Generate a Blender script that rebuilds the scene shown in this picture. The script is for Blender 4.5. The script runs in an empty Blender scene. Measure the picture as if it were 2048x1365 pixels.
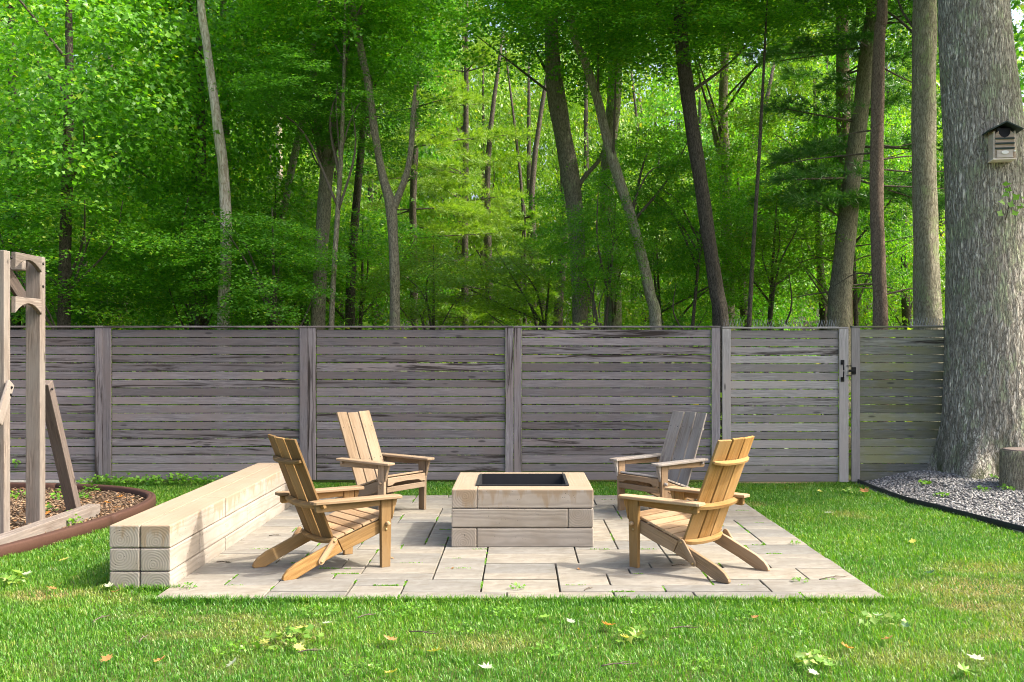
import bpy, bmesh, math, random
import numpy as np
from mathutils import Vector, Matrix
R = math.radians
random.seed(7)
rng = np.random.default_rng(11)
scn = bpy.context.scene
col = scn.collection

# ------------------------------------------------------------------ camera
FPX, CX, HY, CH = 1990.0, 1040.0, 705.0, 1.52      # focal (px of a 2048 px frame), vanishing point, eye height
cam = bpy.data.cameras.new('camera')
cam.sensor_width = 36.0
cam.lens = FPX / 2048 * 36
cam.shift_x = (1024 - CX) / 2048
cam.shift_y = (HY - 682.5) / 2048
cam.clip_start, cam.clip_end = 0.05, 2000
camo = bpy.data.objects.new('camera', cam)
col.objects.link(camo)
camo.location = (0, 0, CH)
camo.rotation_euler = (R(90), 0, 0)
scn.camera = camo

def P(px, py, Y):
    return Vector(((px - CX) / FPX * Y, Y, CH - (py - HY) / FPX * Y))

# ------------------------------------------------------------------ sky, sun, exposure
SUN_EL = R(47)
SUN_FROM = Vector((math.cos(SUN_EL) * 0.995, -math.cos(SUN_EL) * 0.10, math.sin(SUN_EL))).normalized()
world = bpy.data.worlds.new('World')
scn.world = world
world.use_nodes = True
wt = world.node_tree
wt.nodes.clear()
sky = wt.nodes.new('ShaderNodeTexSky')
sky.sky_type = 'NISHITA'
sky.sun_disc = False
sky.sun_elevation = SUN_EL
sky.sun_rotation = math.atan2(SUN_FROM.x, SUN_FROM.y)
sky.dust_density = 8.0
sky.air_density = 1.0
sky.ozone_density = 1.0
bg = wt.nodes.new('ShaderNodeBackground')
bg.inputs['Strength'].default_value = 0.15
wo = wt.nodes.new('ShaderNodeOutputWorld')
wt.links.new(sky.outputs[0], bg.inputs['Color'])
wt.links.new(bg.outputs[0], wo.inputs['Surface'])
sun = bpy.data.lights.new('sun', 'SUN')
sun.energy = 2.0
sun.angle = R(1.5)
sun.color = (1.0, 0.945, 0.85)
suno = bpy.data.objects.new('sun', sun)
col.objects.link(suno)
suno.location = SUN_FROM * 60
suno.rotation_euler = SUN_FROM.to_track_quat('Z', 'Y').to_euler()
vs = scn.view_settings
vs.view_transform = 'Standard'
vs.look = 'None'
vs.gamma = 1.0
vs.use_curve_mapping = False
vs.exposure = 1.65
cy = scn.cycles
cy.max_bounces = 8
cy.diffuse_bounces = 4
cy.glossy_bounces = 2
cy.transmission_bounces = 6
cy.transparent_max_bounces = 4
cy.use_denoising = True
cy.filter_width = 1.0
cy.sample_clamp_indirect = 6.0

# ------------------------------------------------------------------ material helpers
class NT:
    def __init__(s, name):
        s.m = bpy.data.materials.new(name)
        s.m.use_nodes = True
        s.t = s.m.node_tree
        s.t.nodes.clear()
        s.out = s.n('OutputMaterial')
    def n(s, typ, **kw):
        nd = s.t.nodes.new('ShaderNode' + typ)
        for k, v in kw.items():
            setattr(nd, k, v)
        return nd
    def put(s, sock, v):
        if isinstance(v, bpy.types.NodeSocket):
            s.t.links.new(v, sock)
        elif isinstance(v, (tuple, list)) and len(v) == 3 and sock.type == 'RGBA':
            sock.default_value = (*v, 1)
        else:
            sock.default_value = v
    def math(s, op, a, b=0.0, clamp=False):
        nd = s.n('Math', operation=op, use_clamp=clamp)
        s.put(nd.inputs[0], a)
        s.put(nd.inputs[1], b)
        return nd.outputs[0]
    def mix(s, f, a, b, mode='MIX'):
        nd = s.n('Mix', data_type='RGBA', blend_type=mode)
        s.put(nd.inputs[0], f)
        s.put(nd.inputs[6], a)
        s.put(nd.inputs[7], b)
        return nd.outputs[2]
    def ramp(s, f, stops):
        nd = s.n('ValToRGB')
        e = nd.color_ramp.elements
        while len(e) < len(stops):
            e.new(0.5)
        for el, (p, c) in zip(e, stops):
            el.position = p
            el.color = (*c, 1) if isinstance(c, tuple) else (c, c, c, 1)
        s.put(nd.inputs[0], f)
        return nd.outputs[0]
    def coord(s, scale, rnd=True, kind='Object'):
        tc = s.n('TexCoord')
        mp = s.n('Mapping')
        mp.inputs['Scale'].default_value = scale
        v = tc.outputs[kind]
        if rnd:
            oi = s.n('ObjectInfo')
            cb = s.n('CombineXYZ')
            s.put(cb.inputs[0], s.math('MULTIPLY', oi.outputs['Random'], 37.0))
            s.put(cb.inputs[1], s.math('MULTIPLY', oi.outputs['Random'], 91.0))
            s.put(cb.inputs[2], s.math('MULTIPLY', oi.outputs['Random'], 53.0))
            va = s.n('VectorMath', operation='ADD')
            s.t.links.new(v, va.inputs[0])
            s.t.links.new(cb.outputs[0], va.inputs[1])
            v = va.outputs[0]
        s.t.links.new(v, mp.inputs[0])
        return mp.outputs[0]
    def noise(s, vec, scale=1.0, detail=4.0, rough=0.55, dist=0.0):
        nd = s.n('TexNoise')
        s.put(nd.inputs['Vector'], vec)
        s.put(nd.inputs['Scale'], scale)
        s.put(nd.inputs['Detail'], detail)
        s.put(nd.inputs['Roughness'], rough)
        s.put(nd.inputs['Distortion'], dist)
        return nd.outputs[0]
    def rand(s):
        return s.n('ObjectInfo').outputs['Random']
    def bsdf(s, colr, rough=0.8, bump=None, bstr=0.4, bdist=0.01, spec=0.3, metal=0.0):
        p = s.n('BsdfPrincipled')
        s.put(p.inputs['Base Color'], colr)
        s.put(p.inputs['Roughness'], rough)
        p.inputs['Specular IOR Level'].default_value = spec
        p.inputs['Metallic'].default_value = metal
        if bump is not None:
            b = s.n('Bump')
            b.inputs['Strength'].default_value = bstr
            b.inputs['Distance'].default_value = bdist
            s.put(b.inputs['Height'], bump)
            s.t.links.new(b.outputs[0], p.inputs['Normal'])
        s.t.links.new(p.outputs[0], s.out.inputs['Surface'])
        return p

def wood_mat(name, dark, light, grey=None, stain=0.0, knots=True, bstr=0.35):
    """weathered board, grain along local X"""
    t = NT(name)
    g = t.noise(t.coord((2.0, 46, 46)), 1.0, 6, 0.68, 0.8)
    fine = t.noise(t.coord((7, 170, 170)), 1.0, 4, 0.7)
    c = t.ramp(g, [(0.34, dark), (0.5, tuple((a + b) / 2 for a, b in zip(dark, light))), (0.64, light)])
    c = t.mix(t.ramp(fine, [(0.42, 0.0), (0.72, 0.75)]), c, tuple(x * 0.5 for x in dark))
    pale = t.noise(t.coord((3.5, 20, 20)), 1.0, 4, 0.7)
    c = t.mix(t.ramp(pale, [(0.56, 0.0), (0.74, 0.45)]), c, tuple(min(.8, x * 1.35) for x in light))
    if grey:
        big = t.noise(t.coord((1.7, 5, 5)), 1.0, 3, 0.6)
        c = t.mix(t.ramp(big, [(0.38, 0.0), (0.66, 1.0)]), c, grey)
    r = t.rand()
    c = t.mix(1.0, c, t.ramp(r, [(0.0, 0.68), (0.5, 0.98), (1.0, 1.26)]), 'MULTIPLY')
    if stain:
        st = t.noise(t.coord((1.1, 34, 22)), 1.0, 5, 0.7, 0.7)
        r2 = t.math('FRACT', t.math('MULTIPLY', r, 17.3))
        thr = t.math('GREATER_THAN', r2, 1 - stain)
        m = t.math('MULTIPLY', t.ramp(st, [(0.50, 0.0), (0.62, 1.0)]), thr)
        c = t.mix(t.math('MULTIPLY', m, 0.95), c, (0.03, 0.023, 0.02))
    if knots:
        v = t.n('TexVoronoi')
        t.put(v.inputs['Vector'], t.coord((1.9, 7, 7)))
        v.inputs['Scale'].default_value = 1.0
        k = t.ramp(v.outputs['Distance'], [(0.06, 1.0), (0.11, 0.0)])
        c = t.mix(t.math('MULTIPLY', k, 0.75), c, tuple(x * 0.25 for x in dark))
    t.bsdf(c, 0.82, t.math('ADD', g, t.math('MULTIPLY', fine, 0.6)), bstr, 0.004, 0.22)
    return t.m

def stone_timber_mat(name, body, tan, top_z, tan_amt):
    """cast stone timber: growth rings round local X, tan weathering from the top"""
    t = NT(name)
    vec = t.coord((0.35, 6.5, 6.5))
    tc = t.n('TexCoord')
    wv = t.n('TexWave', wave_type='RINGS', rings_direction='X')
    mp = t.n('Mapping')
    mp.inputs['Scale'].default_value = (2.4, 7.0, 7.0)
    t.t.links.new(tc.outputs['Object'], mp.inputs[0])
    oi = t.n('ObjectInfo')
    off = t.n('CombineXYZ')
    t.put(off.inputs[1], t.math('MULTIPLY', t.math('SUBTRACT', oi.outputs['Random'], 0.5), 0.5))
    t.put(off.inputs[2], t.math('MULTIPLY', t.math('SUBTRACT', t.math('FRACT', t.math('MULTIPLY', oi.outputs['Random'], 7.7)), 0.5), 0.6))
    va = t.n('VectorMath', operation='ADD')
    t.t.links.new(mp.outputs[0], va.inputs[0])
    t.t.links.new(off.outputs[0], va.inputs[1])
    t.t.links.new(va.outputs[0], wv.inputs['Vector'])
    wv.inputs['Scale'].default_value = 2.6
    wv.inputs['Distortion'].default_value = 5.5
    wv.inputs['Detail'].default_value = 2.0
    wv.inputs['Detail Scale'].default_value = 0.45
    ring = wv.outputs['Fac']
    c = t.mix(t.ramp(ring, [(0.45, 0.0), (0.95, 0.38)]), body, tuple(x * 0.55 for x in body))
    blot = t.noise(t.coord((3, 5, 5)), 1.0, 4, 0.6)
    c = t.mix(t.ramp(blot, [(0.36, 0.0), (0.68, 0.75)]), c, (body[0] * .72, body[1] * .67, body[2] * .60))
    pit = t.n('TexVoronoi')
    t.put(pit.inputs['Vector'], t.coord((45, 45, 45)))
    pit.inputs['Scale'].default_value = 1.0
    pm = t.ramp(pit.outputs['Distance'], [(0.10, 1.0), (0.17, 0.0)])
    pn = t.noise(t.coord((7, 7, 7)), 1.0, 2)
    pm = t.math('MULTIPLY', pm, t.ramp(pn, [(0.52, 0.0), (0.58, 1.0)]))
    if tan_amt:
        sx = t.n('SeparateXYZ')
        t.t.links.new(tc.outputs['Object'], sx.inputs[0])
        dn = t.noise(t.coord((11, 11, 2.5)), 1.0, 3, 0.6)
        lvl = t.math('ADD', sx.outputs[2], t.math('MULTIPLY', t.math('SUBTRACT', dn, 0.52), 0.62))
        mk = t.ramp(t.math('ADD', t.math('MULTIPLY', t.math('SUBTRACT', lvl, top_z), 11.0), 0.75), [(0.0, 0.0), (0.6, 1.0)])
        mk = t.math('MAXIMUM', mk, t.ramp(t.math('MULTIPLY', sx.outputs[2], 10.0), [(0.655, 0.0), (0.715, 1.0)]))
        grain = t.noise(t.coord((3, 60, 60)), 1.0, 3, 0.6)
        tn = t.mix(t.math('MULTIPLY', grain, 0.5), tan, tuple(x * 0.68 for x in tan))
        c = t.mix(t.math('MULTIPLY', mk, tan_amt), c, tn)
    c = t.mix(t.math('MULTIPLY', pm, 0.8), c, (0.06, 0.055, 0.05))
    h = t.math('SUBTRACT', t.math('MULTIPLY', ring, -0.25), pm)
    t.bsdf(c, 0.85, h, 0.5, 0.004, 0.25)
    return t.m

def bark_mat(name, dark, light, lichen=None, lich_amt=0.0, sc=1.0, bstr=0.9, moss=0.0):
    t = NT(name)
    v = t.n('TexVoronoi', feature='DISTANCE_TO_EDGE')
    vec = t.coord((30 * sc, 30 * sc, 4.6 * sc))
    wn = t.n('TexNoise')
    t.put(wn.inputs['Vector'], vec)
    wn.inputs['Scale'].default_value = 1.2
    wn.inputs['Detail'].default_value = 3
    ad = t.n('VectorMath', operation='ADD')
    sb = t.n('VectorMath', operation='SCALE')
    t.t.links.new(wn.outputs['Color'], sb.inputs[0])
    sb.inputs['Scale'].default_value = 1.9
    t.t.links.new(vec, ad.inputs[0])
    t.t.links.new(sb.outputs[0], ad.inputs[1])
    t.t.links.new(ad.outputs[0], v.inputs['Vector'])
    v.inputs['Scale'].default_value = 1.0
    rn = t.noise(t.coord((30 * sc, 30 * sc, 5.5 * sc)), 1.0, 5, 0.62, 1.4)
    rn = t.ramp(t.math('ABSOLUTE', t.math('SUBTRACT', rn, 0.5)), [(0.0, 0.25), (0.07, 1.0)])
    ridge = t.math('MULTIPLY', t.ramp(v.outputs['Distance'], [(0.0, 0.12), (0.20, 1.0)]), rn)
    fine = t.noise(t.coord((60 * sc, 60 * sc, 18 * sc)), 1.0, 4, 0.65)
    f = t.math('MULTIPLY', ridge, t.math('ADD', 0.42, t.math('MULTIPLY', fine, 0.9)), True)
    c = t.ramp(f, [(0.05, dark), (0.35, tuple(a * .4 + b * .6 for a, b in zip(dark, light))), (0.85, light)])
    if lichen:
        ln = t.noise(t.coord((4.5, 4.5, 2.6)), 1.0, 5, 0.7)
        lm = t.ramp(ln, [(0.62 - lich_amt * 0.2, 0.0), (0.68 - lich_amt * 0.2, 1.0)])
        c = t.mix(t.math('MULTIPLY', t.math('MULTIPLY', lm, f), 0.8), c, lichen)
    if moss:
        tc = t.n('TexCoord')
        sx = t.n('SeparateXYZ')
        t.t.links.new(tc.outputs['Object'], sx.inputs[0])
        mn = t.noise(t.coord((5, 5, 1.6)), 1.0, 4, 0.65)
        lo = t.math('SUBTRACT', 1.0, t.math('MULTIPLY', sx.outputs[2], 1.25), True)
        mm = t.math('MULTIPLY', t.ramp(mn, [(0.45, 0.0), (0.6, 1.0)]), lo)
        c = t.mix(t.math('MULTIPLY', mm, moss), c, (0.055, 0.085, 0.015))
    t.bsdf(c, 0.92, f, bstr, 0.03, 0.12)
    return t.m

def leaf_mat(name, stops, transl=0.4, tcol=None, rough=0.42, tint_attr=None):
    """stops: colour ramp over a random value per leaf"""
    t = NT(name)
    ge = t.n('NewGeometry')
    oi = t.n('ObjectInfo')
    c = t.ramp(ge.outputs['Random Per Island'], stops)
    c = t.mix(1.0, c, t.ramp(oi.outputs['Random'], [(0.0, (0.80, 0.88, 0.9)), (0.5, (1.0, 1.0, 1.0)), (1.0, (1.14, 1.08, 0.95))]), 'MULTIPLY')
    if tint_attr:
        at = t.n('Attribute', attribute_name=tint_attr)
        lu = t.n('Attribute', attribute_name='lush')
        c = t.mix(lu.outputs['Fac'], c, t.mix(1.0, c, (0.52, 0.74, 1.0), 'MULTIPLY'))
        c = t.mix(at.outputs['Fac'], c, (0.36, 0.28, 0.12))
    p = t.n('BsdfPrincipled')
    t.put(p.inputs['Base Color'], c)
    p.inputs['Roughness'].default_value = rough
    p.inputs['Specular IOR Level'].default_value = 0.5
    tr = t.n('BsdfTranslucent')
    t.put(tr.inputs['Color'], t.mix(1.0, c, tcol or (1.5, 1.55, 0.6), 'MULTIPLY'))
    mx = t.n('MixShader')
    mx.inputs[0].default_value = transl
    t.t.links.new(p.outputs[0], mx.inputs[1])
    t.t.links.new(tr.outputs[0], mx.inputs[2])
    t.t.links.new(mx.outputs[0], t.out.inputs['Surface'])
    return t.m

def plain_mat(name, c, rough=0.6, metal=0.0, var=0.25, scale=30, bstr=0.15, spec=0.3):
    t = NT(name)
    n = t.noise(t.coord((scale, scale, scale)), 1.0, 4, 0.6)
    cc = t.mix(t.math('MULTIPLY', n, var * 2), c, tuple(x * 0.45 for x in c))
    t.bsdf(cc, rough, n, bstr, 0.003, spec, metal)
    return t.m

# ------------------------------------------------------------------ mesh helpers
def mesh_np(name, verts, loops, starts, totals, mat=None, smooth=False):
    me = bpy.data.meshes.new(name)
    me.vertices.add(len(verts))
    me.vertices.foreach_set('co', np.ascontiguousarray(verts, dtype=np.float32).ravel())
    me.loops.add(len(loops))
    me.loops.foreach_set('vertex_index', np.ascontiguousarray(loops, dtype=np.int32))
    me.polygons.add(len(starts))
    me.polygons.foreach_set('loop_start', np.ascontiguousarray(starts, dtype=np.int32))
    if smooth:
        me.polygons.foreach_set('use_smooth', np.ones(len(starts), dtype=bool))
    me.update(calc_edges=True)
    if mat:
        me.materials.append(mat)
    return me

def link(name, me, parent=None, loc=None, mat=None, M=None):
    o = bpy.data.objects.new(name, me)
    col.objects.link(o)
    if parent is not None:
        o.parent = parent
    if M is not None:
        o.matrix_local = M
    if loc is not None:
        o.location = loc
    if mat is not None and me is not None:
        me.materials.clear()
        me.materials.append(mat)
    return o

def tag(o, label=None, cat=None, group=None, kind=None):
    if label: o['label'] = label
    if cat: o['category'] = cat
    if group: o['group'] = group
    if kind: o['kind'] = kind
    return o

def empty(name, loc=(0, 0, 0), rz=0.0):
    o = bpy.data.objects.new(name, None)
    o.empty_display_size = 0.2
    col.objects.link(o)
    o.location = loc
    o.rotation_euler = (0, 0, rz)
    return o

def finish(bm, name, mat, smooth=False):
    me = bpy.data.meshes.new(name)
    bmesh.ops.recalc_face_normals(bm, faces=bm.faces)
    bm.to_mesh(me)
    bm.free()
    if mat: me.materials.append(mat)
    if smooth:
        me.polygons.foreach_set('use_smooth', np.ones(len(me.polygons), dtype=bool))
    return me

def box_mesh(name, sx, sy, sz, mat, bev=0.003, seg=1):
    """box centred on the origin"""
    bm = bmesh.new()
    bmesh.ops.create_cube(bm, size=1.0)
    for v in bm.verts:
        v.co = Vector((v.co.x * sx, v.co.y * sy, v.co.z * sz))
    if bev:
        bmesh.ops.bevel(bm, geom=bm.edges[:], offset=min(bev, sx * .4, sy * .4, sz * .4), segments=seg, affect='EDGES', profile=0.6)
    return finish(bm, name, mat)

def prism_mesh(name, poly, th, mat, bev=0.003):
    """polygon in local XY, thickness th centred on Z"""
    bm = bmesh.new()
    a = [bm.verts.new((x, y, -th / 2)) for x, y in poly]
    b = [bm.verts.new((x, y, th / 2)) for x, y in poly]
    bm.faces.new(list(reversed(a)))
    bm.faces.new(b)
    n = len(poly)
    for i in range(n):
        bm.faces.new((a[i], a[(i + 1) % n], b[(i + 1) % n], b[i]))
    bmesh.ops.recalc_face_normals(bm, faces=bm.faces)
    if bev:
        es = [e for e in bm.edges if abs(e.verts[0].co.z - e.verts[1].co.z) < 1e-6]
        bmesh.ops.bevel(bm, geom=es, offset=bev, segments=1, affect='EDGES')
    return finish(bm, name, mat)

def frame(o, x, y):
    """matrix with origin o and local X / Y directions"""
    x = Vector(x).normalized()
    z = x.cross(Vector(y)).normalized()
    y = z.cross(x)
    m = Matrix((x, y, z)).transposed().to_4x4()
    m.translation = Vector(o)
    return m

def smooth_path(pts, n):
    """Catmull-Rom through (x,y,z,r) rows"""
    p = np.array(pts, float)
    p = np.vstack([2 * p[0] - p[1], p, 2 * p[-1] - p[-2]])
    out = []
    k = len(p) - 3
    for i in range(k):
        for t in np.linspace(0, 1, n, endpoint=(i == k - 1)):
            a, b, c, d = p[i:i + 4]
            out.append(0.5 * ((2 * b) + (c - a) * t + (2 * a - 5 * b + 4 * c - d) * t * t + (3 * b - a - 3 * c + d) * t ** 3))
    return np.array(out)

def tube_mesh(name, path, seg, mat, rough=0.0, cap=True, profile=None):
    """path rows x,y,z,r"""
    path = np.asarray(path, float)
    n = len(path)
    tan = np.gradient(path[:, :3], axis=0)
    tan /= np.linalg.norm(tan, axis=1)[:, None] + 1e-9
    ref = np.array([0.31, 0.95, 0.05]) if abs(tan[0, 2]) > 0.7 else np.array([0., 0., 1.])
    u = np.cross(tan, ref)
    u /= np.linalg.norm(u, axis=1)[:, None] + 1e-9
    w = np.cross(tan, u)
    th = np.linspace(0, 2 * math.pi, seg, endpoint=False)
    rr = np.repeat(path[:, 3:4], seg, axis=1)
    if rough:
        s = np.linspace(0, 1, n)[:, None] * n * 0.35
        ph = rng.uniform(0, 6.28, 6)
        rr = rr * (1 + rough * (np.sin(3 * th + s * 0.7 + ph[0]) * 0.6 + np.sin(5 * th - s * 1.1 + ph[1]) * 0.45 + np.sin(2 * th + s * 1.9 + ph[2]) * 0.5))
    if profile is not None:
        rr = rr * profile(path, th)
    v = path[:, None, :3] + rr[..., None] * (np.cos(th)[None, :, None] * u[:, None] + np.sin(th)[None, :, None] * w[:, None])
    V = v.reshape(-1, 3)
    i = np.arange(n - 1)[:, None] * seg
    j = np.arange(seg)[None]
    j2 = (j + 1) % seg
    q = np.stack([i + j, i + j2, i + seg + j2, i + seg + j], -1).reshape(-1)
    nf = (n - 1) * seg
    loops, starts = q, np.arange(nf) * 4
    if cap:
        loops = np.concatenate([q, np.arange(seg)[::-1], (n - 1) * seg + np.arange(seg)])
        starts = np.concatenate([starts, [nf * 4, nf * 4 + seg]])
    return mesh_np(name, V, loops, starts, None, mat, True)

LEAF = np.array([[0, 0, 0], [-.46, .38, .07], [-.2, .56, .02], [0, 1, -.04], [.2, .56, .02], [.46, .38, .07]])
def leaves_mesh(name, pts, size, nrm, mat, shape=LEAF):
    """folded three-lobed leaves: two quads each"""
    N = len(pts)
    nrm = nrm / (np.linalg.norm(nrm, axis=1)[:, None] + 1e-9)
    d = rng.normal(size=(N, 3))
    d -= (d * nrm).sum(1)[:, None] * nrm
    d /= np.linalg.norm(d, axis=1)[:, None] + 1e-9
    x = np.cross(d, nrm)
    s = size[:, None, None]
    L = shape[None]
    v = pts[:, None] + s * (L[..., 0:1] * x[:, None] + (L[..., 1:2] - .45) * d[:, None] + L[..., 2:3] * nrm[:, None])
    b = np.arange(N)[:, None] * 6
    q = np.concatenate([b + np.array([[0, 3, 2, 1]]), b + np.array([[0, 5, 4, 3]])], 1).reshape(-1)
    return mesh_np(name, v.reshape(-1, 3), q, np.arange(2 * N) * 4, None, mat)

def spray_points(nclus, per, rx, rz, cr, shell=0.45, flat=0.16, keep=None):
    """leaf positions in layered sprays through an ellipsoid; returns pts, normals, cluster centres"""
    d = rng.normal(size=(nclus, 3))
    d /= np.linalg.norm(d, axis=1)[:, None]
    rad = rng.uniform(shell ** 3, 1, nclus) ** (1 / 3)
    c = d * rad[:, None] * np.array([rx, rx, rz])
    c += rng.normal(size=c.shape) * 0.12 * rx
    size = cr * rng.uniform(0.55, 1.25, nclus)
    cnt = np.maximum(8, (per * (size / cr) ** 2).astype(int))
    idx = np.repeat(np.arange(nclus), cnt)
    n = len(idx)
    a = rng.uniform(0, 2 * math.pi, n)
    r = np.sqrt(rng.uniform(0, 1, n)) * size[idx]
    el = rng.uniform(0.75, 1.5, nclus)[idx]
    aa = rng.uniform(0, math.pi, nclus)[idx]
    lx, ly = r * np.cos(a) * el, r * np.sin(a) / el
    off = np.stack([lx * np.cos(aa) - ly * np.sin(aa), lx * np.sin(aa) + ly * np.cos(aa), rng.normal(size=n) * flat * size[idx]], 1)
    out = c.copy(); out[:, 2] = 0
    out /= np.linalg.norm(out, axis=1)[:, None] + 1e-6
    tilt = rng.uniform(0.05, 0.55, nclus)
    off[:, 2] -= (off[:, :2] * out[idx, :2]).sum(1) * tilt[idx] + (r ** 2) * 0.16 / cr
    nr = np.array([0, 0, 1.0]) + 0.55 * rng.normal(size=(n, 3)) + 0.5 * out[idx]
    return c[idx] + off, nr, c

# ------------------------------------------------------------------ materials
M = {}
M['fence'] = wood_mat('weathered_fence_wood', (0.143, 0.131, 0.141), (0.252, 0.233, 0.247), (0.193, 0.164, 0.163), stain=0.38)
M['fence_green'] = wood_mat('algae_tinged_fence_wood', (0.154, 0.160, 0.138), (0.275, 0.275, 0.247), (0.182, 0.182, 0.098), stain=0.05)
M['gate'] = wood_mat('pale_weathered_gate_wood', (0.220, 0.209, 0.207), (0.380, 0.363, 0.358), (0.286, 0.259, 0.246), stain=0.10)
M['play'] = wood_mat('old_play_timber', (0.130, 0.103, 0.084), (0.300, 0.252, 0.215), (0.220, 0.196, 0.173), stain=0.0, bstr=0.6)
M['play_dark'] = wood_mat('dark_play_timber', (0.075, 0.055, 0.045), (0.18, 0.14, 0.115), (0.12, 0.10, 0.09), stain=0.0, bstr=0.6)
M['chair_a'] = wood_mat('golden_tan_chair_wood', (0.206, 0.108, 0.032), (0.323, 0.190, 0.069), (0.261, 0.171, 0.081), knots=False)
M['chair_b'] = wood_mat('orange_gold_chair_wood', (0.260, 0.131, 0.033), (0.404, 0.228, 0.072), (0.318, 0.200, 0.084), knots=False)
M['chair_c'] = wood_mat('pale_weathered_chair_wood', (0.19, 0.13, 0.078), (0.31, 0.225, 0.145), (0.27, 0.205, 0.14), knots=False)
M['chair_d'] = wood_mat('greyed_chair_wood', (0.24, 0.20, 0.165), (0.40, 0.345, 0.295), (0.34, 0.315, 0.29), knots=False)
M['seat_b'] = wood_mat('bleached_chair_wood', (0.251, 0.148, 0.070), (0.415, 0.282, 0.160), (0.347, 0.247, 0.154), knots=False)
M['leg_b'] = wood_mat('greying_leg_wood', (0.22, 0.135, 0.07), (0.37, 0.245, 0.135), (0.29, 0.205, 0.13), knots=False)
M['stone'] = stone_timber_mat('cast_stone_timber', (0.353, 0.317, 0.275), (0.353, 0.268, 0.180), 0.075, 0.0)
M['stone_top'] = stone_timber_mat('tan_weathered_stone_timber', (0.371, 0.328, 0.281), (0.296, 0.214, 0.134), 0.060, 0.72)
M['steel'] = plain_mat('dark_steel', (0.05, 0.05, 0.055), 0.55, 0.6, 0.3, 14)
M['black_metal'] = plain_mat('black_iron', (0.018, 0.018, 0.02), 0.5, 0.5, 0.2, 40)
M['brass'] = plain_mat('dull_brass', (0.42, 0.30, 0.14), 0.4, 0.7, 0.2, 60)
M['wire'] = plain_mat('galvanised_wire', (0.42, 0.41, 0.40), 0.45, 0.6, 0.2, 60)
M['rubber'] = plain_mat('brown_rubber_edging', (0.085, 0.04, 0.027), 0.75, 0, 0.35, 45, 0.4)
M['black_plastic'] = plain_mat('black_plastic_edging', (0.02, 0.025, 0.028), 0.5, 0, 0.2, 50)
M['concrete'] = plain_mat('rough_concrete', (0.36, 0.35, 0.32), 0.9, 0, 0.4, 22, 0.6)
M['tan_timber'] = wood_mat('tan_ground_timber', (0.34, 0.24, 0.12), (0.48, 0.36, 0.2), None)
M['bird_wood'] = wood_mat('birdhouse_cedar', (0.46, 0.33, 0.23), (0.70, 0.58, 0.46), (0.66, 0.60, 0.54), knots=False)
M['bird_green'] = plain_mat('dark_green_paint', (0.03, 0.05, 0.045), 0.6)
M['white'] = plain_mat('white_enamel', (0.75, 0.74, 0.70), 0.5, 0, 0.08)
M['bark_oak'] = bark_mat('oak_bark', (0.12, 0.105, 0.08), (0.70, 0.66, 0.57), (0.42, 0.52, 0.27), 0.5, 0.9, 1.0, moss=0.85)
M['bark_lich'] = bark_mat('lichen_bark', (0.166, 0.149, 0.101), (0.607, 0.570, 0.430), (0.469, 0.597, 0.253), 0.45, 1.6, 0.8)
M['bark_grey'] = bark_mat('grey_bark', (0.113, 0.102, 0.071), (0.474, 0.433, 0.319), (0.455, 0.517, 0.271), 0.1, 2.0, 0.8)
M['bark_dark'] = bark_mat('dark_bark', (0.047, 0.041, 0.032), (0.196, 0.169, 0.135), None, 0, 2.0, 0.8)
M['bark_red'] = bark_mat('reddish_pine_bark', (0.122, 0.082, 0.062), (0.425, 0.327, 0.256), (0.392, 0.424, 0.279), 0.0, 2.6, 0.7)
M['bark_pale'] = bark_mat('bare_pale_trunk_wood', (0.336, 0.264, 0.198), (0.672, 0.600, 0.528), None, 0, 0.9, 0.35)
M['branch'] = bark_mat('branch_bark', (0.05, 0.042, 0.032), (0.19, 0.165, 0.13), None, 0, 4, 0.4)
M['leaf_mid'] = leaf_mat('maple_leaf', [(0.0, (0.068, 0.211, 0.018)), (0.55, (0.116, 0.322, 0.025)), (0.93, (0.185, 0.422, 0.029)), (1.0, (0.366, 0.463, 0.029))], 0.52)
M['leaf_light'] = leaf_mat('light_leaf', [(0.0, (0.105, 0.225, 0.018)), (0.6, (0.173, 0.330, 0.025)), (0.94, (0.240, 0.390, 0.029)), (1.0, (0.419, 0.360, 0.043))], 0.48)
M['leaf_dark'] = leaf_mat('dark_leaf', [(0.0, (0.057, 0.186, 0.022)), (0.7, (0.094, 0.279, 0.028)), (1.0, (0.158, 0.372, 0.031))], 0.46)
M['needle_light'] = leaf_mat('light_pine_needle', [(0.0, (0.122, 0.243, 0.022)), (0.6, (0.190, 0.334, 0.030)), (1.0, (0.286, 0.395, 0.041))], 0.4)
M['needle_dark'] = leaf_mat('dark_pine_needle', [(0.0, (0.054, 0.169, 0.037)), (0.7, (0.082, 0.229, 0.043)), (1.0, (0.134, 0.298, 0.043))], 0.32)
M['grass'] = leaf_mat('lawn_grass', [(0.0, (0.057, 0.167, 0.010)), (0.5, (0.096, 0.248, 0.014)), (0.88, (0.147, 0.317, 0.020)), (0.97, (0.270, 0.347, 0.061)), (1.0, (0.405, 0.384, 0.133))], 0.38, None, 0.45, 'dry')
M['weed'] = leaf_mat('weed_leaf', [(0.0, (0.084, 0.221, 0.016)), (1.0, (0.168, 0.364, 0.026))], 0.4)

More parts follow.
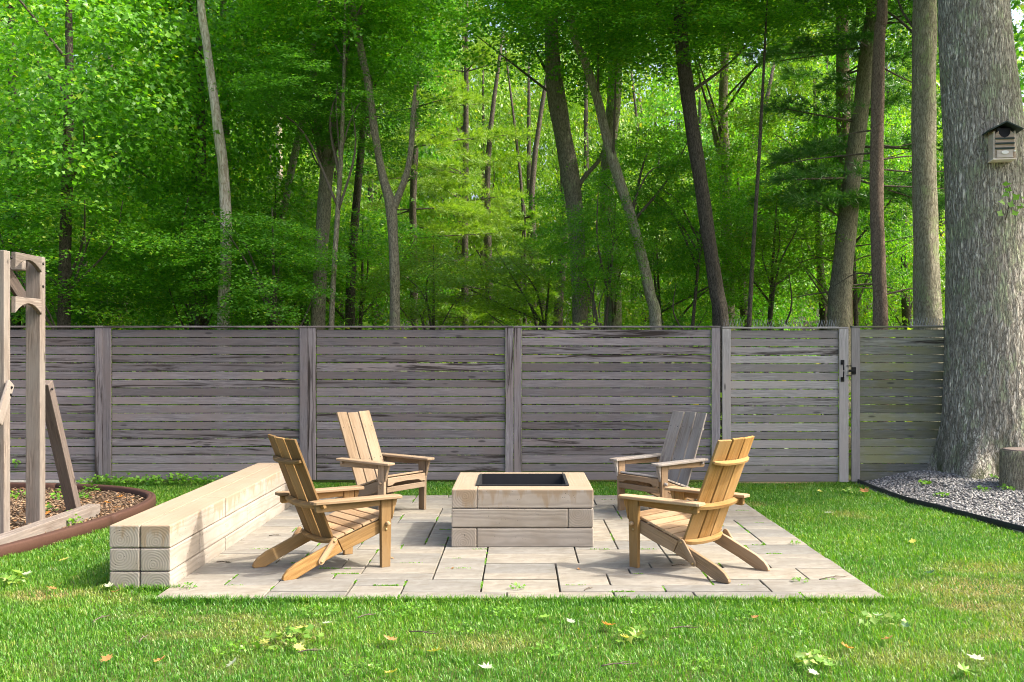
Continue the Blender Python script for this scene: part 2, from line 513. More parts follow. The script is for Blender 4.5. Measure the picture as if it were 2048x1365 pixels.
def ground_mats():
    t = NT('lawn_soil')
    n = t.noise(t.coord((9, 9, 9), False), 1.0, 5, 0.65)
    t.bsdf(t.ramp(n, [(0.3, (0.035, 0.065, 0.012)), (0.7, (0.10, 0.115, 0.035))]), 0.95, n, 0.6, 0.03, 0.1)
    M['lawn'] = t.m
    t = NT('forest_floor')
    n = t.noise(t.coord((1.3, 1.3, 1.3), False), 1.0, 6, 0.7)
    t.bsdf(t.ramp(n, [(0.32, (0.06, 0.045, 0.025)), (0.5, (0.06, 0.085, 0.02)), (0.7, (0.09, 0.14, 0.025))]), 0.95, n, 0.8, 0.1, 0.1)
    M['floor'] = t.m
    t = NT('joint_sand')
    n = t.noise(t.coord((60, 60, 60), False), 1.0, 3)
    t.bsdf(t.ramp(n, [(0.3, (0.03, 0.027, 0.02)), (0.7, (0.075, 0.065, 0.05))]), 0.95, n, 0.5, 0.01, 0.1)
    M['sand'] = t.m
    t = NT('paver_stone')
    g = t.noise(t.coord((3.2, 34, 10)), 1.0, 5, 0.6, 0.4)
    b = t.noise(t.coord((2.6, 3.4, 3), False), 1.0, 5, 0.62)
    f = t.noise(t.coord((150, 150, 150)), 1.0, 2)
    c = t.ramp(b, [(0.30, (0.155, 0.143, 0.122)), (0.5, (0.235, 0.222, 0.196)), (0.70, (0.285, 0.270, 0.236))])
    c = t.mix(t.ramp(g, [(0.45, 0.0), (0.75, 0.38)]), c, (0.13, 0.122, 0.108))
    sm = t.noise(t.coord((6.5, 9, 9), False), 1.0, 6, 0.7, 0.5)
    c = t.mix(t.ramp(sm, [(0.46, 0.0), (0.68, 0.7)]), c, (0.14, 0.12, 0.092))
    r = t.rand()
    c = t.mix(1.0, c, t.ramp(r, [(0.0, (0.76, 0.79, 0.83)), (0.4, (0.96, 0.96, 0.95)), (1.0, (1.16, 1.12, 1.04))]), 'MULTIPLY')
    c = t.mix(t.math('MULTIPLY', f, 0.22), c, (0.15, 0.14, 0.12))
    t.bsdf(c, 0.85, t.math('ADD', g, t.math('MULTIPLY', f, 0.5)), 0.3, 0.004, 0.25)
    M['paver'] = t.m
    for nm, stops in (('gravel', [(0.0, (0.14, 0.138, 0.135)), (0.6, (0.30, 0.295, 0.29)), (1.0, (0.50, 0.485, 0.46))]),
                      ('mulch', [(0.0, (0.09, 0.05, 0.03)), (0.5, (0.26, 0.165, 0.095)), (0.85, (0.42, 0.31, 0.20)), (1.0, (0.50, 0.22, 0.07))])):
        t = NT(nm + '_chips')
        ge = t.n('NewGeometry')
        c = t.ramp(ge.outputs['Random Per Island'], stops)
        n = t.noise(t.coord((70, 70, 70), False), 1.0, 3)
        t.bsdf(t.mix(t.math('MULTIPLY', n, 0.5), c, (0.06, 0.055, 0.05)), 0.85, n, 0.3, 0.004, 0.2)
        M[nm] = t.m
    t = NT('bed_soil')
    n = t.noise(t.coord((25, 25, 25), False), 1.0, 5, 0.65)
    t.bsdf(t.ramp(n, [(0.3, (0.05, 0.035, 0.025)), (0.7, (0.17, 0.12, 0.08))]), 0.95, n, 0.8, 0.03, 0.1)
    M['bedsoil'] = t.m
    t = NT('gravel_base')
    n = t.noise(t.coord((40, 40, 40), False), 1.0, 4, 0.6)
    t.bsdf(t.ramp(n, [(0.3, (0.06, 0.06, 0.062)), (0.7, (0.19, 0.185, 0.185))]), 0.95, n, 0.8, 0.03, 0.1)
    M['gravelbase'] = t.m
ground_mats()

# ------------------------------------------------------------------ the setting: ground, lawn, patio, beds
def sheet(name, poly, z, mat):
    me = bpy.data.meshes.new(name)
    me.from_pydata([(x, y, z) for x, y in poly], [], [list(range(len(poly)))])
    me.materials.append(mat)
    return tag(link(name, me), kind='structure')

sheet('ground', [(-400, -60), (400, -60), (400, 700), (-400, 700)], -0.075, M['floor'])
sheet('lawn', [(-9, 0.5), (9, 0.5), (9, 11.9), (-9, 11.9)], -0.03, M['lawn'])

PX0, PX1, PY0, PY1 = -2.27, 2.274, 6.15, 10.58            # patio
patio = sheet('patio', [(PX0, PY0), (PX1, PY0), (PX1, PY1), (PX0, PY1)], -0.028, M['sand'])
NX, NY = 27, 26
cw, cd = (PX1 - PX0) / NX, (PY1 - PY0) / NY
occ = np.zeros((NX, NY), bool)
pm_cache, vjoints, hjoints = {}, [], []
prng = random.Random(5)
for j in range(NY):
    for i in range(NX):
        if occ[i, j]: continue
        opts = [(4, 2), (3, 2), (4, 2), (3, 2), (2, 2), (4, 1), (3, 1), (2, 1), (4, 1)]
        prng.shuffle(opts)
        for w, h in opts + [(2, 1), (1, 2), (1, 1)]:
            if i + w <= NX and j + h <= NY and not occ[i:i + w, j:j + h].any() and not (i + w == NX - 1):
                break
        occ[i:i + w, j:j + h] = True
        if (w, h) not in pm_cache:
            pm_cache[(w, h)] = box_mesh('paver', w * cw - 0.011, h * cd - 0.006, 0.06, M['paver'], 0.003)
        x0, y0 = PX0 + i * cw, PY0 + j * cd
        o = link('paver', pm_cache[(w, h)], patio, (x0 + w * cw / 2, y0 + h * cd / 2, -0.03 + prng.uniform(-0.003, 0.003)))
        o.rotation_euler = (prng.uniform(-.0015, .0015), prng.uniform(-.0015, .0015), 0)
        vjoints.append((x0, y0, h * cd))
        hjoints.append((x0, y0, w * cw))

def chips_mesh(name, pts, a, b, c, mat):
    """flattened irregular stones: octahedra with random axes"""
    N = len(pts)
    q = rng.normal(size=(N, 3)) * np.array([.35, .35, 1]); q[:, 2] = 0
    ang = rng.uniform(0, 2 * math.pi, N)
    ux = np.stack([np.cos(ang), np.sin(ang), rng.normal(size=N) * .28], 1)
    uy = np.stack([-np.sin(ang), np.cos(ang), rng.normal(size=N) * .28], 1)
    uz = np.cross(ux, uy)
    base = np.array([[1, .2, .25], [-.15, 1, .1], [-1, -.25, .2], [.2, -1, .15], [.15, .1, 1], [0, 0, -1]])
    B = base[None] * rng.uniform(.6, 1.25, (N, 6, 3))
    v = pts[:, None] + B[..., 0:1] * a[:, None, None] * ux[:, None] + B[..., 1:2] * b[:, None, None] * uy[:, None] + B[..., 2:3] * c[:, None, None] * uz[:, None]
    f = np.array([[0, 1, 4], [1, 2, 4], [2, 3, 4], [3, 0, 4], [1, 0, 5], [2, 1, 5], [3, 2, 5], [0, 3, 5]])
    L = (np.arange(N)[:, None, None] * 6 + f[None]).reshape(-1)
    return mesh_np(name, v.reshape(-1, 3), L, np.arange(N * 8) * 3, None, mat)

def in_poly(x, y, poly):
    c = np.zeros(len(x), bool)
    n = len(poly)
    for i in range(n):
        x1, y1 = poly[i]; x2, y2 = poly[i - 1]
        c ^= ((y1 > y) != (y2 > y)) & (x < (x2 - x1) * (y - y1) / (y2 - y1 + 1e-12) + x1)
    return c

# mulch bed inside the brown border, gravel bed round the oak
BORD = smooth_path([(-4.35, 5.6, 0, 0), (-4.02, 7.0, 0, 0), (-3.80, 8.0, 0, 0), (-3.66, 9.0, 0, 0), (-3.66, 9.75, 0, 0), (-3.86, 10.35, 0, 0),
                    (-4.35, 10.8, 0, 0), (-5.0, 11.02, 0, 0), (-6.2, 11.15, 0, 0), (-8.2, 11.2, 0, 0)], 7)
bedpoly = [(p[0], p[1]) for p in BORD] + [(-9, 11.2), (-9, 5.6)]
mulch_bed = sheet('mulch_bed', bedpoly, -0.012, M['bedsoil'])
GED = smooth_path([(3.96, 11.66, 0, 0), (3.95, 11.0, 0, 0), (3.98, 10.2, 0, 0), (4.10, 9.6, 0, 0), (4.22, 8.9, 0, 0), (4.36, 8.2, 0, 0), (4.6, 7.0, 0, 0)], 6)
gravpoly = [(p[0], p[1]) for p in GED] + [(8.5, 7.0), (8.5, 11.9), (3.96, 11.9)]
def grav_z(x, y):
    d = np.hypot(x - 5.45, (y - 11.5) * 0.9)
    e = np.clip((x - 3.97 - np.clip(11.7 - y, 0, 9) * 0.1) / 0.5, 0, 1)
    return (0.005 + 0.15 * np.clip(1 - (d - 0.4) / 1.7, 0, 1)) * e - 0.012 * (1 - e)
gx, gy = np.meshgrid(np.linspace(3.9, 8.5, 40), np.linspace(7.0, 11.9, 44), indexing='ij')
gz = grav_z(gx, gy)
gv = np.stack([gx, gy, gz], -1).reshape(-1, 3)
ii = (np.arange(39)[:, None] * 44 + np.arange(43)[None]).ravel()
fc = in_poly(gv[ii, 0] + .06, gv[ii, 1] + .06, gravpoly)
ii = ii[fc]
tag(link('gravel_bed', mesh_np('gravel_bed', gv, np.stack([ii, ii + 44, ii + 45, ii + 1], 1).ravel(), np.arange(len(ii)) * 4, None, M['gravelbase'], True)), kind='structure')
n = 30000
gp = np.stack([rng.uniform(3.9, 6.9, n), rng.uniform(7.6, 11.65, n)], 1)
gp = gp[in_poly(gp[:, 0], gp[:, 1], gravpoly) & (np.hypot(gp[:, 0] - 5.45, gp[:, 1] - 11.5) > 0.42)]
gp3 = np.column_stack([gp, grav_z(gp[:, 0], gp[:, 1]) + rng.uniform(0, .012, len(gp))])
s = rng.uniform(.010, .021, len(gp))
tag(link('gravel', chips_mesh('gravel', gp3, s * 1.15, s * .85, s * .5, M['gravel'])), 'grey crushed slate gravel spread around the oak', 'gravel', kind='stuff')
n = 22000
mp = np.stack([rng.uniform(-7, -3.6, n), rng.uniform(6.3, 11.1, n)], 1)
mp = mp[in_poly(mp[:, 0] + .06, mp[:, 1], bedpoly) & (mp[:, 0] > -0.53 * mp[:, 1] - 1.2)]
mp3 = np.column_stack([mp, rng.uniform(-.008, .018, len(mp))])
s = rng.uniform(.010, .028, len(mp))
tag(link('mulch', chips_mesh('mulch', mp3, s * 1.5, s * .55, s * .22, M['mulch'])), 'brown wood chip mulch inside the rubber border', 'mulch', kind='stuff')

# brown rubber border and black plastic edging, swept sections
def sweep(name, path, sect, mat):
    p = np.asarray(path)[:, :2]
    t = np.gradient(p, axis=0); t /= np.linalg.norm(t, axis=1)[:, None]
    nn = np.stack([t[:, 1], -t[:, 0]], 1)
    S = np.array(sect); k = len(S); n = len(p)
    v = np.concatenate([p[:, None] + nn[:, None] * S[None, :, :1], np.broadcast_to(S[None, :, 1:2], (n, k, 1))], -1).reshape(-1, 3)
    i = np.arange(n - 1)[:, None] * k; j = np.arange(k)[None]; j2 = (j + 1) % k
    q = np.stack([i + j, i + k + j, i + k + j2, i + j2], -1).reshape(-1)
    nf = (n - 1) * k
    lp = np.concatenate([q, np.arange(k), (n - 1) * k + np.arange(k)[::-1]])
    me = mesh_np(name, v, lp, np.concatenate([np.arange(nf) * 4, [nf * 4, nf * 4 + k]]), None, mat)
    return me
bd = empty('garden_border', (0, 0, 0))
tag(bd, 'curved brown rubber border round the mulch bed', 'garden border')
sect = [(-.045, -.06), (-.042, .05), (-.034, .062), (-.006, .068), (0, .061), (.006, .068), (.034, .062), (.042, .05), (.045, -.06)]
cuts = [0, 20, 34, 50, len(BORD) - 1]
for a, b in zip(cuts[:-1], cuts[1:]):
    seg = BORD[a:b + 1].copy()
    d = (seg[-1] - seg[-2]); seg[-1] -= d / np.linalg.norm(d[:2]) * 0.006
    link('border_section', sweep('border_section', seg, sect, M['rubber']), bd)
tag(link('lawn_edging', sweep('lawn_edging', GED, [(-.006, -.06), (-.006, .03), (0, .036), (.006, .03), (.006, -.06)], M['black_plastic'])),
    'black plastic edging strip between lawn and gravel', 'edging')

# ------------------------------------------------------------------ lawn grass (real blades)
def grass_field():
    def zone(x0, x1, y0, y1, dens):
        n = int((x1 - x0) * (y1 - y0) * dens)
        return np.stack([rng.uniform(x0, x1, n), rng.uniform(y0, y1, n)], 1)
    p = np.vstack([zone(-4.2, 4.2, 3.6, 6.22, 8200), zone(-4.8, -2.2, 6.22, 8.4, 7200), zone(-6.6, -2.2, 8.4, 11.75, 5200),
                   zone(2.2, 5.0, 6.22, 8.4, 7000), zone(2.2, 4.4, 8.4, 11.75, 5600), zone(-2.4, 2.4, 10.55, 11.75, 5400)])
    rag = np.column_stack([rng.uniform(PX0 - .05, PX1 + .05, 5200), PY0 + rng.normal(-.012, .014, 5200)])
    rag2 = np.column_stack([rng.uniform(-2.72, -2.2, 500), 6.455 + rng.normal(-.015, .012, 500)])
    p = np.vstack([p, rag, rag2])
    rg = np.arange(len(p)) >= len(p) - 5700
    x, y = p.T
    ok = (rg & (y < PY0 + .02)) | (rg & (x < -2.2)) | ~((x > PX0 - .0) & (x < PX1 + .012) & (y > PY0 - .004) & (y < PY1 + .01))
    ok &= ~((x > -2.69) & (x < -2.25) & (y > 6.46) & (y < 10.2))
    ok &= ~in_poly(x - .06, y, bedpoly) & ~in_poly(x + .02, y, gravpoly)
    ok &= np.abs(x) < .53 * y + 1.0
    p = p[ok]; rg = rg[ok]; x, y = p.T; N = len(p)
    # uneven growth: smooth value noise
    def vn(sc, seed):
        r = np.random.default_rng(seed).uniform(size=(64, 64))
        u, w = (x * sc + 100) % 63, (y * sc + 100) % 63
        i, j = u.astype(int), w.astype(int); fu, fw = u - i, w - j
        fu, fw = fu * fu * (3 - 2 * fu), fw * fw * (3 - 2 * fw)
        return (r[i, j] * (1 - fu) + r[i + 1, j] * fu) * (1 - fw) + (r[i, j + 1] * (1 - fu) + r[i + 1, j + 1] * fu) * fw
    g = vn(2.2, 1) * .6 + vn(6, 2) * .4
    dry = np.clip((vn(1.6, 3) * .6 + vn(5, 4) * .4 - .66) * 4, 0, 1) * rng.uniform(0, 1, N)
    for cx, cy, rx, ry, am in [(-3.02, 6.32, .28, .16, 1.0), (3.0, 6.5, .55, .35, .75), (2.75, 6.05, .3, .16, .8), (3.2, 6.0, .5, .2, .6), (-.2, 5.25, .35, .2, .5), (3.35, 7.1, .5, .25, .45), (1.9, 5.0, .4, .2, .4)]:
        d = np.hypot((x - cx) / rx, (y - cy) / ry) + .35 * (vn(9, 5) - .5)
        dry = np.maximum(dry, am * np.clip(1.5 - d * 1.3, 0, 1) * (rng.uniform(0, 1, N) < .8))
    lush = np.clip((vn(1.1, 8) * .5 + vn(3.3, 9) * .3 + vn(12, 12) * .2 - .38) * 3.2, 0, 1)
    h = rng.uniform(.024, .046, N) * (.6 + .8 * g) * (1 - .55 * dry)
    edge = np.exp(-np.minimum(np.abs(y - PY0), 1) / .05) * ((x > PX0) & (x < PX1))
    h *= 1 + .5 * edge * rng.uniform(.2, 1, N)
    h = np.where(rg, rng.uniform(.038, .07, N), h)
    w = rng.uniform(.0013, .0026, N) * (1 + .10 * (y - 4))
    a = rng.uniform(0, 2 * math.pi, N)
    lean = np.abs(rng.normal(size=N)) * .55 + .12 + .5 * dry
    dx, dy = np.cos(a), np.sin(a)
    sx, sy = -np.sin(a + rng.normal(size=N) * .5), np.cos(a)
    z0 = np.full(N, -.032)
    B = np.column_stack([x, y, z0])
    S = np.column_stack([sx, sy, np.zeros(N)]) * w[:, None]
    D = np.column_stack([dx, dy, np.zeros(N)])
    Z = np.array([0, 0, 1.0])
    mid = B + D * (h * lean * .35)[:, None] + Z * (h * .6)[:, None]
    tip = B + D * (h * lean * 1.05)[:, None] + Z * (h * (1 - .28 * np.clip(lean, 0, 1.5)))[:, None]
    V = np.stack([B - S, B + S, mid + S * .8, mid - S * .8, tip], 1).reshape(-1, 3)
    b = np.arange(N)[:, None] * 5
    L = np.concatenate([b + np.array([[0, 1, 2, 3]]), b + np.array([[3, 2, 4]])], 1).reshape(-1)
    st = (np.arange(N)[:, None] * 7 + np.array([[0, 4]])).ravel()
    me = mesh_np('grass', V, L, st, None, M['grass'])
    at = me.attributes.new('dry', 'FLOAT', 'POINT')
    at.data.foreach_set('value', np.repeat(np.clip(dry, 0, 1), 5).astype(np.float32))
    at = me.attributes.new('lush', 'FLOAT', 'POINT')
    at.data.foreach_set('value', np.repeat(lush * rng.uniform(.5, 1, N), 5).astype(np.float32))
    return me
tag(link('grass', grass_field()), 'bright green mown lawn grass with dry patches', 'grass', kind='stuff')

# moss in the paver joints
def moss():
    pts = []
    mr = random.Random(3)
    for (x, y, l) in vjoints:
        near = .5 if x < -.6 else (.45 if x > .9 else .16)
        if mr.random() < near:
            a = mr.uniform(0, l * .6); b = min(l, a + mr.uniform(.05, .2))
            for k in range(int((b - a) * 500)):
                pts.append((x + mr.gauss(0, .0035), y + mr.uniform(a, b), -.008 + mr.uniform(0, .008)))
    for (x, y, l) in hjoints:
        if mr.random() < .3:
            a = mr.uniform(0, l * .7); b = min(l, a + mr.uniform(.05, .2))
            for k in range(int((b - a) * 420)):
                pts.append((x + mr.uniform(a, b), y + mr.gauss(0, .003), -.006 + mr.uniform(0, .008)))
    pts = np.array(pts)
    pts = pts[(pts[:, 0] > PX0 + .01) & (pts[:, 1] > PY0 + .01)]
    return leaves_mesh('moss', pts, rng.uniform(.009, .020, len(pts)), np.array([0, 0, .6]) + rng.normal(size=pts.shape) * .7, M['weed'])
tag(link('moss', moss()), 'green moss growing in the patio joints', 'moss', kind='stuff')

# ------------------------------------------------------------------ fence
FY, FH = 11.70, 1.83
def fx(px): return (px - CX) / FPX * FY
NB = 18
pitch = (FH - 0.055) / NB
frng = random.Random(21)
def boards(parent, x0, x1, mat, y=FY + .012, z0=0.018, n=NB, pt=pitch, gap=.0105):
    me = box_mesh('board', x1 - x0, .02, pt - gap, mat, .002)
    for k in range(n):
        o = link('board', me, parent, ((x0 + x1) / 2, y + frng.uniform(-.0015, .0015), z0 + pt * (k + .5) - .003 + frng.uniform(-.0015, .0015)))
        o.rotation_euler = (frng.uniform(-.02, .02), frng.uniform(-.0009, .0009), math.pi if frng.random() < .5 else 0)
def upright(parent, name, xc, w, mat, y=FY - .012, h=FH, z0=0.0, th=.022):
    # grain along local X: stand the board up
    me = box_mesh(name, h - z0, w, th, mat, .003)
    return link(name, me, parent, M=frame((xc, y, (h + z0) / 2), (0, 0, 1), (1, 0, 0)))
fence = empty('board_fence', (fx(616), FY, 0))
tag(fence, 'long weathered grey fence of horizontal boards behind the fire pit', 'fence')
def local(o, root):     # children were placed in world space: shift under the root
    for c in root.children:
        c.location = c.location - root.location
posts = [fx(-202), fx(207), fx(616), fx(1027)]
xe = fx(1440)
for i, xp in enumerate(posts):
    for s_ in (-1, 1):
        upright(fence, 'post_board', xp + s_ * .0485, .0945, M['fence'], h=FH - .02, z0=.02)
    xr = posts[i + 1] if i < 3 else xe
    boards(fence, xp + .10, (xr - .10) if i < 3 else xr - .108, M['fence'])
    xm = (xp + xr) / 2
    upright(fence, 'back_rail', xm, .09, M['fence'], y=FY + .045, h=FH - .06, z0=.06, th=.035)
upright(fence, 'post_board', xe - .052, .10, M['fence'], h=FH - .02, z0=.0)
for a, b in zip(posts, posts[1:] + [xe]):
    link('cap_board', box_mesh('cap_board', b - a - .003, .075, .02, M['fence'], .003), fence, ((a + b) / 2, FY + .008, FH - .01))
local(None, fence)

gate = empty('gate', (fx(1570), FY, 0))
tag(gate, 'pale grey board gate with black pull handle', 'gate')
g0, g1 = fx(1444), fx(1696)
upright(gate, 'stile', g0 + .05, .10, M['gate'], h=FH - .035, z0=-.005)
upright(gate, 'stile', g1 - .055, .11, M['gate'], h=FH - .035, z0=-.005)
boards(gate, g0 + .102, g1 - .112, M['gate'], z0=-.005, pt=(FH - .04) / NB)
link('cap_board', box_mesh('cap_board', g1 - g0, .06, .018, M['gate'], .003), gate, ((g0 + g1) / 2, FY + .005, FH - .023))
link('diagonal_brace', box_mesh('diagonal_brace', 1.9, .09, .03, M['gate'], .003), gate, M=frame((fx(1570), FY + .05, .9), (1, 0, 1.0), (0, 1, 0)))
hx = fx(1683.5)
hz = lambda py: CH - (py - HY) / FPX * FY
hd = link('handle', tube_mesh('handle', smooth_path([(0, -.004, -.095, .007), (0, -.035, -.075, .007), (0, -.045, 0, .009), (0, -.035, .075, .007), (0, -.004, .095, .007)], 6), 8, M['black_metal']), gate, (hx, FY - .026, hz(742)))
for s_ in (-1, 1):
    link('plate', box_mesh('plate', .042, .006, .055, M['black_metal'], .002), hd, (0, -.002, s_ * .10))
local(None, gate)
lat = empty('gate_latch', (fx(1704), FY - .025, hz(742)))
tag(lat, 'small black iron latch on the post beside the gate', 'latch')
link('plate', box_mesh('plate', .05, .01, .085, M['black_metal'], .002), lat, (.012, -.002, 0))
link('catch', box_mesh('catch', .075, .028, .026, M['black_metal'], .004), lat, (-.015, -.02, 0))
for dz in (-.058, .058):
    link('striker_bar', box_mesh('striker_bar', .06, .010, .009, M['black_metal'], .002), lat, (-.045, -.006, dz))

fr = empty('board_fence', (fx(1800), FY, 0))
tag(fr, 'short fence panel with greenish boards between gate and oak trunk', 'fence')
r0, r1 = fx(1702), fx(1903)
upright(fr, 'post_board', r0 + .05, .10, M['gate'], h=FH - .02, z0=-.0)
boards(fr, r0 + .102, r1, M['fence_green'], gap=.006)
link('cap_board', box_mesh('cap_board', r1 - r0, .07, .02, M['fence_green'], .003), fr, ((r0 + r1) / 2, FY + .008, FH - .01))
upright(fr, 'back_rail', (r0 + r1) / 2, .09, M['fence_green'], y=FY + .045, h=FH - .06, z0=.06, th=.035)
local(None, fr)

sl = link('ground_timber', box_mesh('ground_timber', 1.3, .09, .08, M['tan_timber'], .006), None, (fx(1560), FY + .015, -.05))
tag(sl, 'tan timber lying under the gate at lawn level', 'timber')
for k, (pa, pb) in enumerate([(14, 58), (60, 88), (90, 150), (152, 186)]):
    a, b = fx(pa), fx(pb)
    o = link('concrete_block', box_mesh('concrete_block', b - a - .01, .16, .11, M['concrete'], .012, 2), None, ((a + b) / 2, FY - .08 + .01 * (k % 2), -.035))
    o.rotation_euler = (0, .01 * (-1) ** k, .02 * (-1) ** k)
    tag(o, 'rough concrete block under the fence behind the mulch bed', 'concrete block', 'concrete blocks under the fence')

# bird spike strips along the gate and the panel
def spikes(pa, pb, label, top):
    x0, x1 = fx(pa), fx(pb)
    root = empty('spike_strip', ((x0 + x1) / 2, FY + .005, top))
    tag(root, label, 'bird spikes', 'bird spike strips')
    link('base_strip', box_mesh('base_strip', x1 - x0, .03, .005, M['wire'], .001), root, (0, 0, .003))
    sr = random.Random(int(pa))
    nn = max(5, int((x1 - x0) / .032))
    vs_, fs_ = [], []
    bm = bmesh.new()
    for k in range(nn):
        bx_ = -(x1 - x0) / 2 + (k + .5) * (x1 - x0) / nn
        for s_ in (-1, 1):
            a = Vector((bx_, 0, .004)); b = Vector((bx_ + s_ * sr.uniform(.012, .03), sr.uniform(-.03, .03), sr.uniform(.08, .10)))
            d = (b - a).normalized(); u = d.cross(Vector((0, 1, 0))).normalized() * .0021; w = d.cross(u).normalized() * .0021
            r1_ = [bm.verts.new(a + u), bm.verts.new(a - u * .5 + w), bm.verts.new(a - u * .5 - w)]
            r2_ = [bm.verts.new(b + u), bm.verts.new(b - u * .5 + w), bm.verts.new(b - u * .5 - w)]
            for q in range(3):
                bm.faces.new((r1_[q], r1_[(q + 1) % 3], r2_[(q + 1) % 3], r2_[q]))
    link('spike_wires', finish(bm, 'spike_wires', M['wire']), root)
GT = FH - .014
for pa, pb in ((1445, 1487), (1505, 1548), (1558, 1606), (1633, 1677)):
    spikes(pa, pb, 'wire bird spike strip standing on top of the gate', GT)
spikes(1820, 1899, 'long wire bird spike strip on the greenish fence panel', FH)

# ------------------------------------------------------------------ fire pit and bench of cast stone timbers
def timber(parent, c, L, W, H, axis, mat, bev=.009):
    key = (round(L, 3), round(W, 3), round(H, 3), mat.name)
    if key not in tcache:
        tcache[key] = box_mesh('timber', L, W, H, mat, bev, 2)
    o = link('timber', tcache[key], parent, c)
    o.rotation_euler = (random.uniform(-.002, .002), random.uniform(-.0015, .0015), (R(90) if axis == 'Y' else 0) + (math.pi if random.random() < .5 else 0) + random.uniform(-.003, .003))
    return o
tcache = {}
px0, px1, py0, py1 = -0.534, 0.573, 7.755, 8.862
pit = empty('fire_pit', ((px0 + px1) / 2, (py0 + py1) / 2, 0))
tag(pit, 'square fire pit of three courses of pale stone timbers with dark steel liner', 'fire pit')
TW, TH_, A = .196, .1465, 1.107
hl = A / 2
for k in range(3):
    z = .0015 + TH_ / 2 + k * .1518
    mt = M['stone_top'] if k == 2 else M['stone']
    s_ = 1 if k != 1 else -1
    L = A - TW - .004
    # pinwheel, mirrored on the middle course
    timber(pit, (s_ * (TW / 2 + .002), -hl + TW / 2, z), L, TW, TH_, 'X', mt)
    timber(pit, (s_ * (hl - TW / 2), TW / 2 + .002, z), L, TW, TH_, 'Y', mt)
    timber(pit, (-s_ * (TW / 2 + .002), hl - TW / 2, z), L, TW, TH_, 'X', mt)
    timber(pit, (-s_ * (hl - TW / 2), -TW / 2 - .002, z), L, TW, TH_, 'Y', mt)
def liner():
    bm = bmesh.new()
    o, i, zt, zb = .356, .348, .462, .03
    lo = .372
    def ring(h, z): return [bm.verts.new((sx * h, sy * h, z)) for sx, sy in ((-1, -1), (1, -1), (1, 1), (-1, 1))]
    rs = [ring(o, zb), ring(o, zt - .007), ring(lo, zt - .007), ring(lo, zt), ring(i, zt), ring(i, zb)]
    for a, b in zip(rs, rs[1:]):
        for q in range(4):
            bm.faces.new((a[q], a[(q + 1) % 4], b[(q + 1) % 4], b[q]))
    return finish(bm, 'steel_liner', M['steel'])
link('steel_liner', liner(), pit)
link('ash_bed', box_mesh('ash_bed', .69, .69, .02, M['steel'], .004), pit, (0, 0, .06))

bx0, by0 = -2.672, 6.466
bench = empty('stone_bench', (bx0 + .2, by0 + 1.84, 0))
tag(bench, 'long low bench wall of stacked pale stone timbers beside the patio', 'bench')
for k in range(3):
    zc = .397 - .075 - k * .152
    mt = M['stone_top'] if k == 0 else M['stone']
    lens = [1.225, 1.225, 1.225] if k != 1 else [.61, 1.225, 1.225, .61]
    for c in range(2):
        y = by0
        for L in lens:
            timber(bench, (-.2 + .2 * c + .1, y + L / 2 - by0 - 1.84, zc), L - .006, .196, .146, 'Y', mt)
            y += L

# ------------------------------------------------------------------ Adirondack chairs
def rounded(pts_mid, r0, r1, n=5):
    """capsule-like plate between two points"""
    (ax, ay), (bx_, by_) = pts_mid
    d = math.atan2(by_ - ay, bx_ - ax)
    out = []
    for k in range(n + 1):
        a = d + math.pi / 2 + math.pi * k / n
        out.append((ax + r0 * math.cos(a), ay + r0 * math.sin(a)))
    for k in range(n + 1):
        a = d - math.pi / 2 + math.pi * k / n
        out.append((bx_ + r1 * math.cos(a), by_ + r1 * math.sin(a)))
    return out

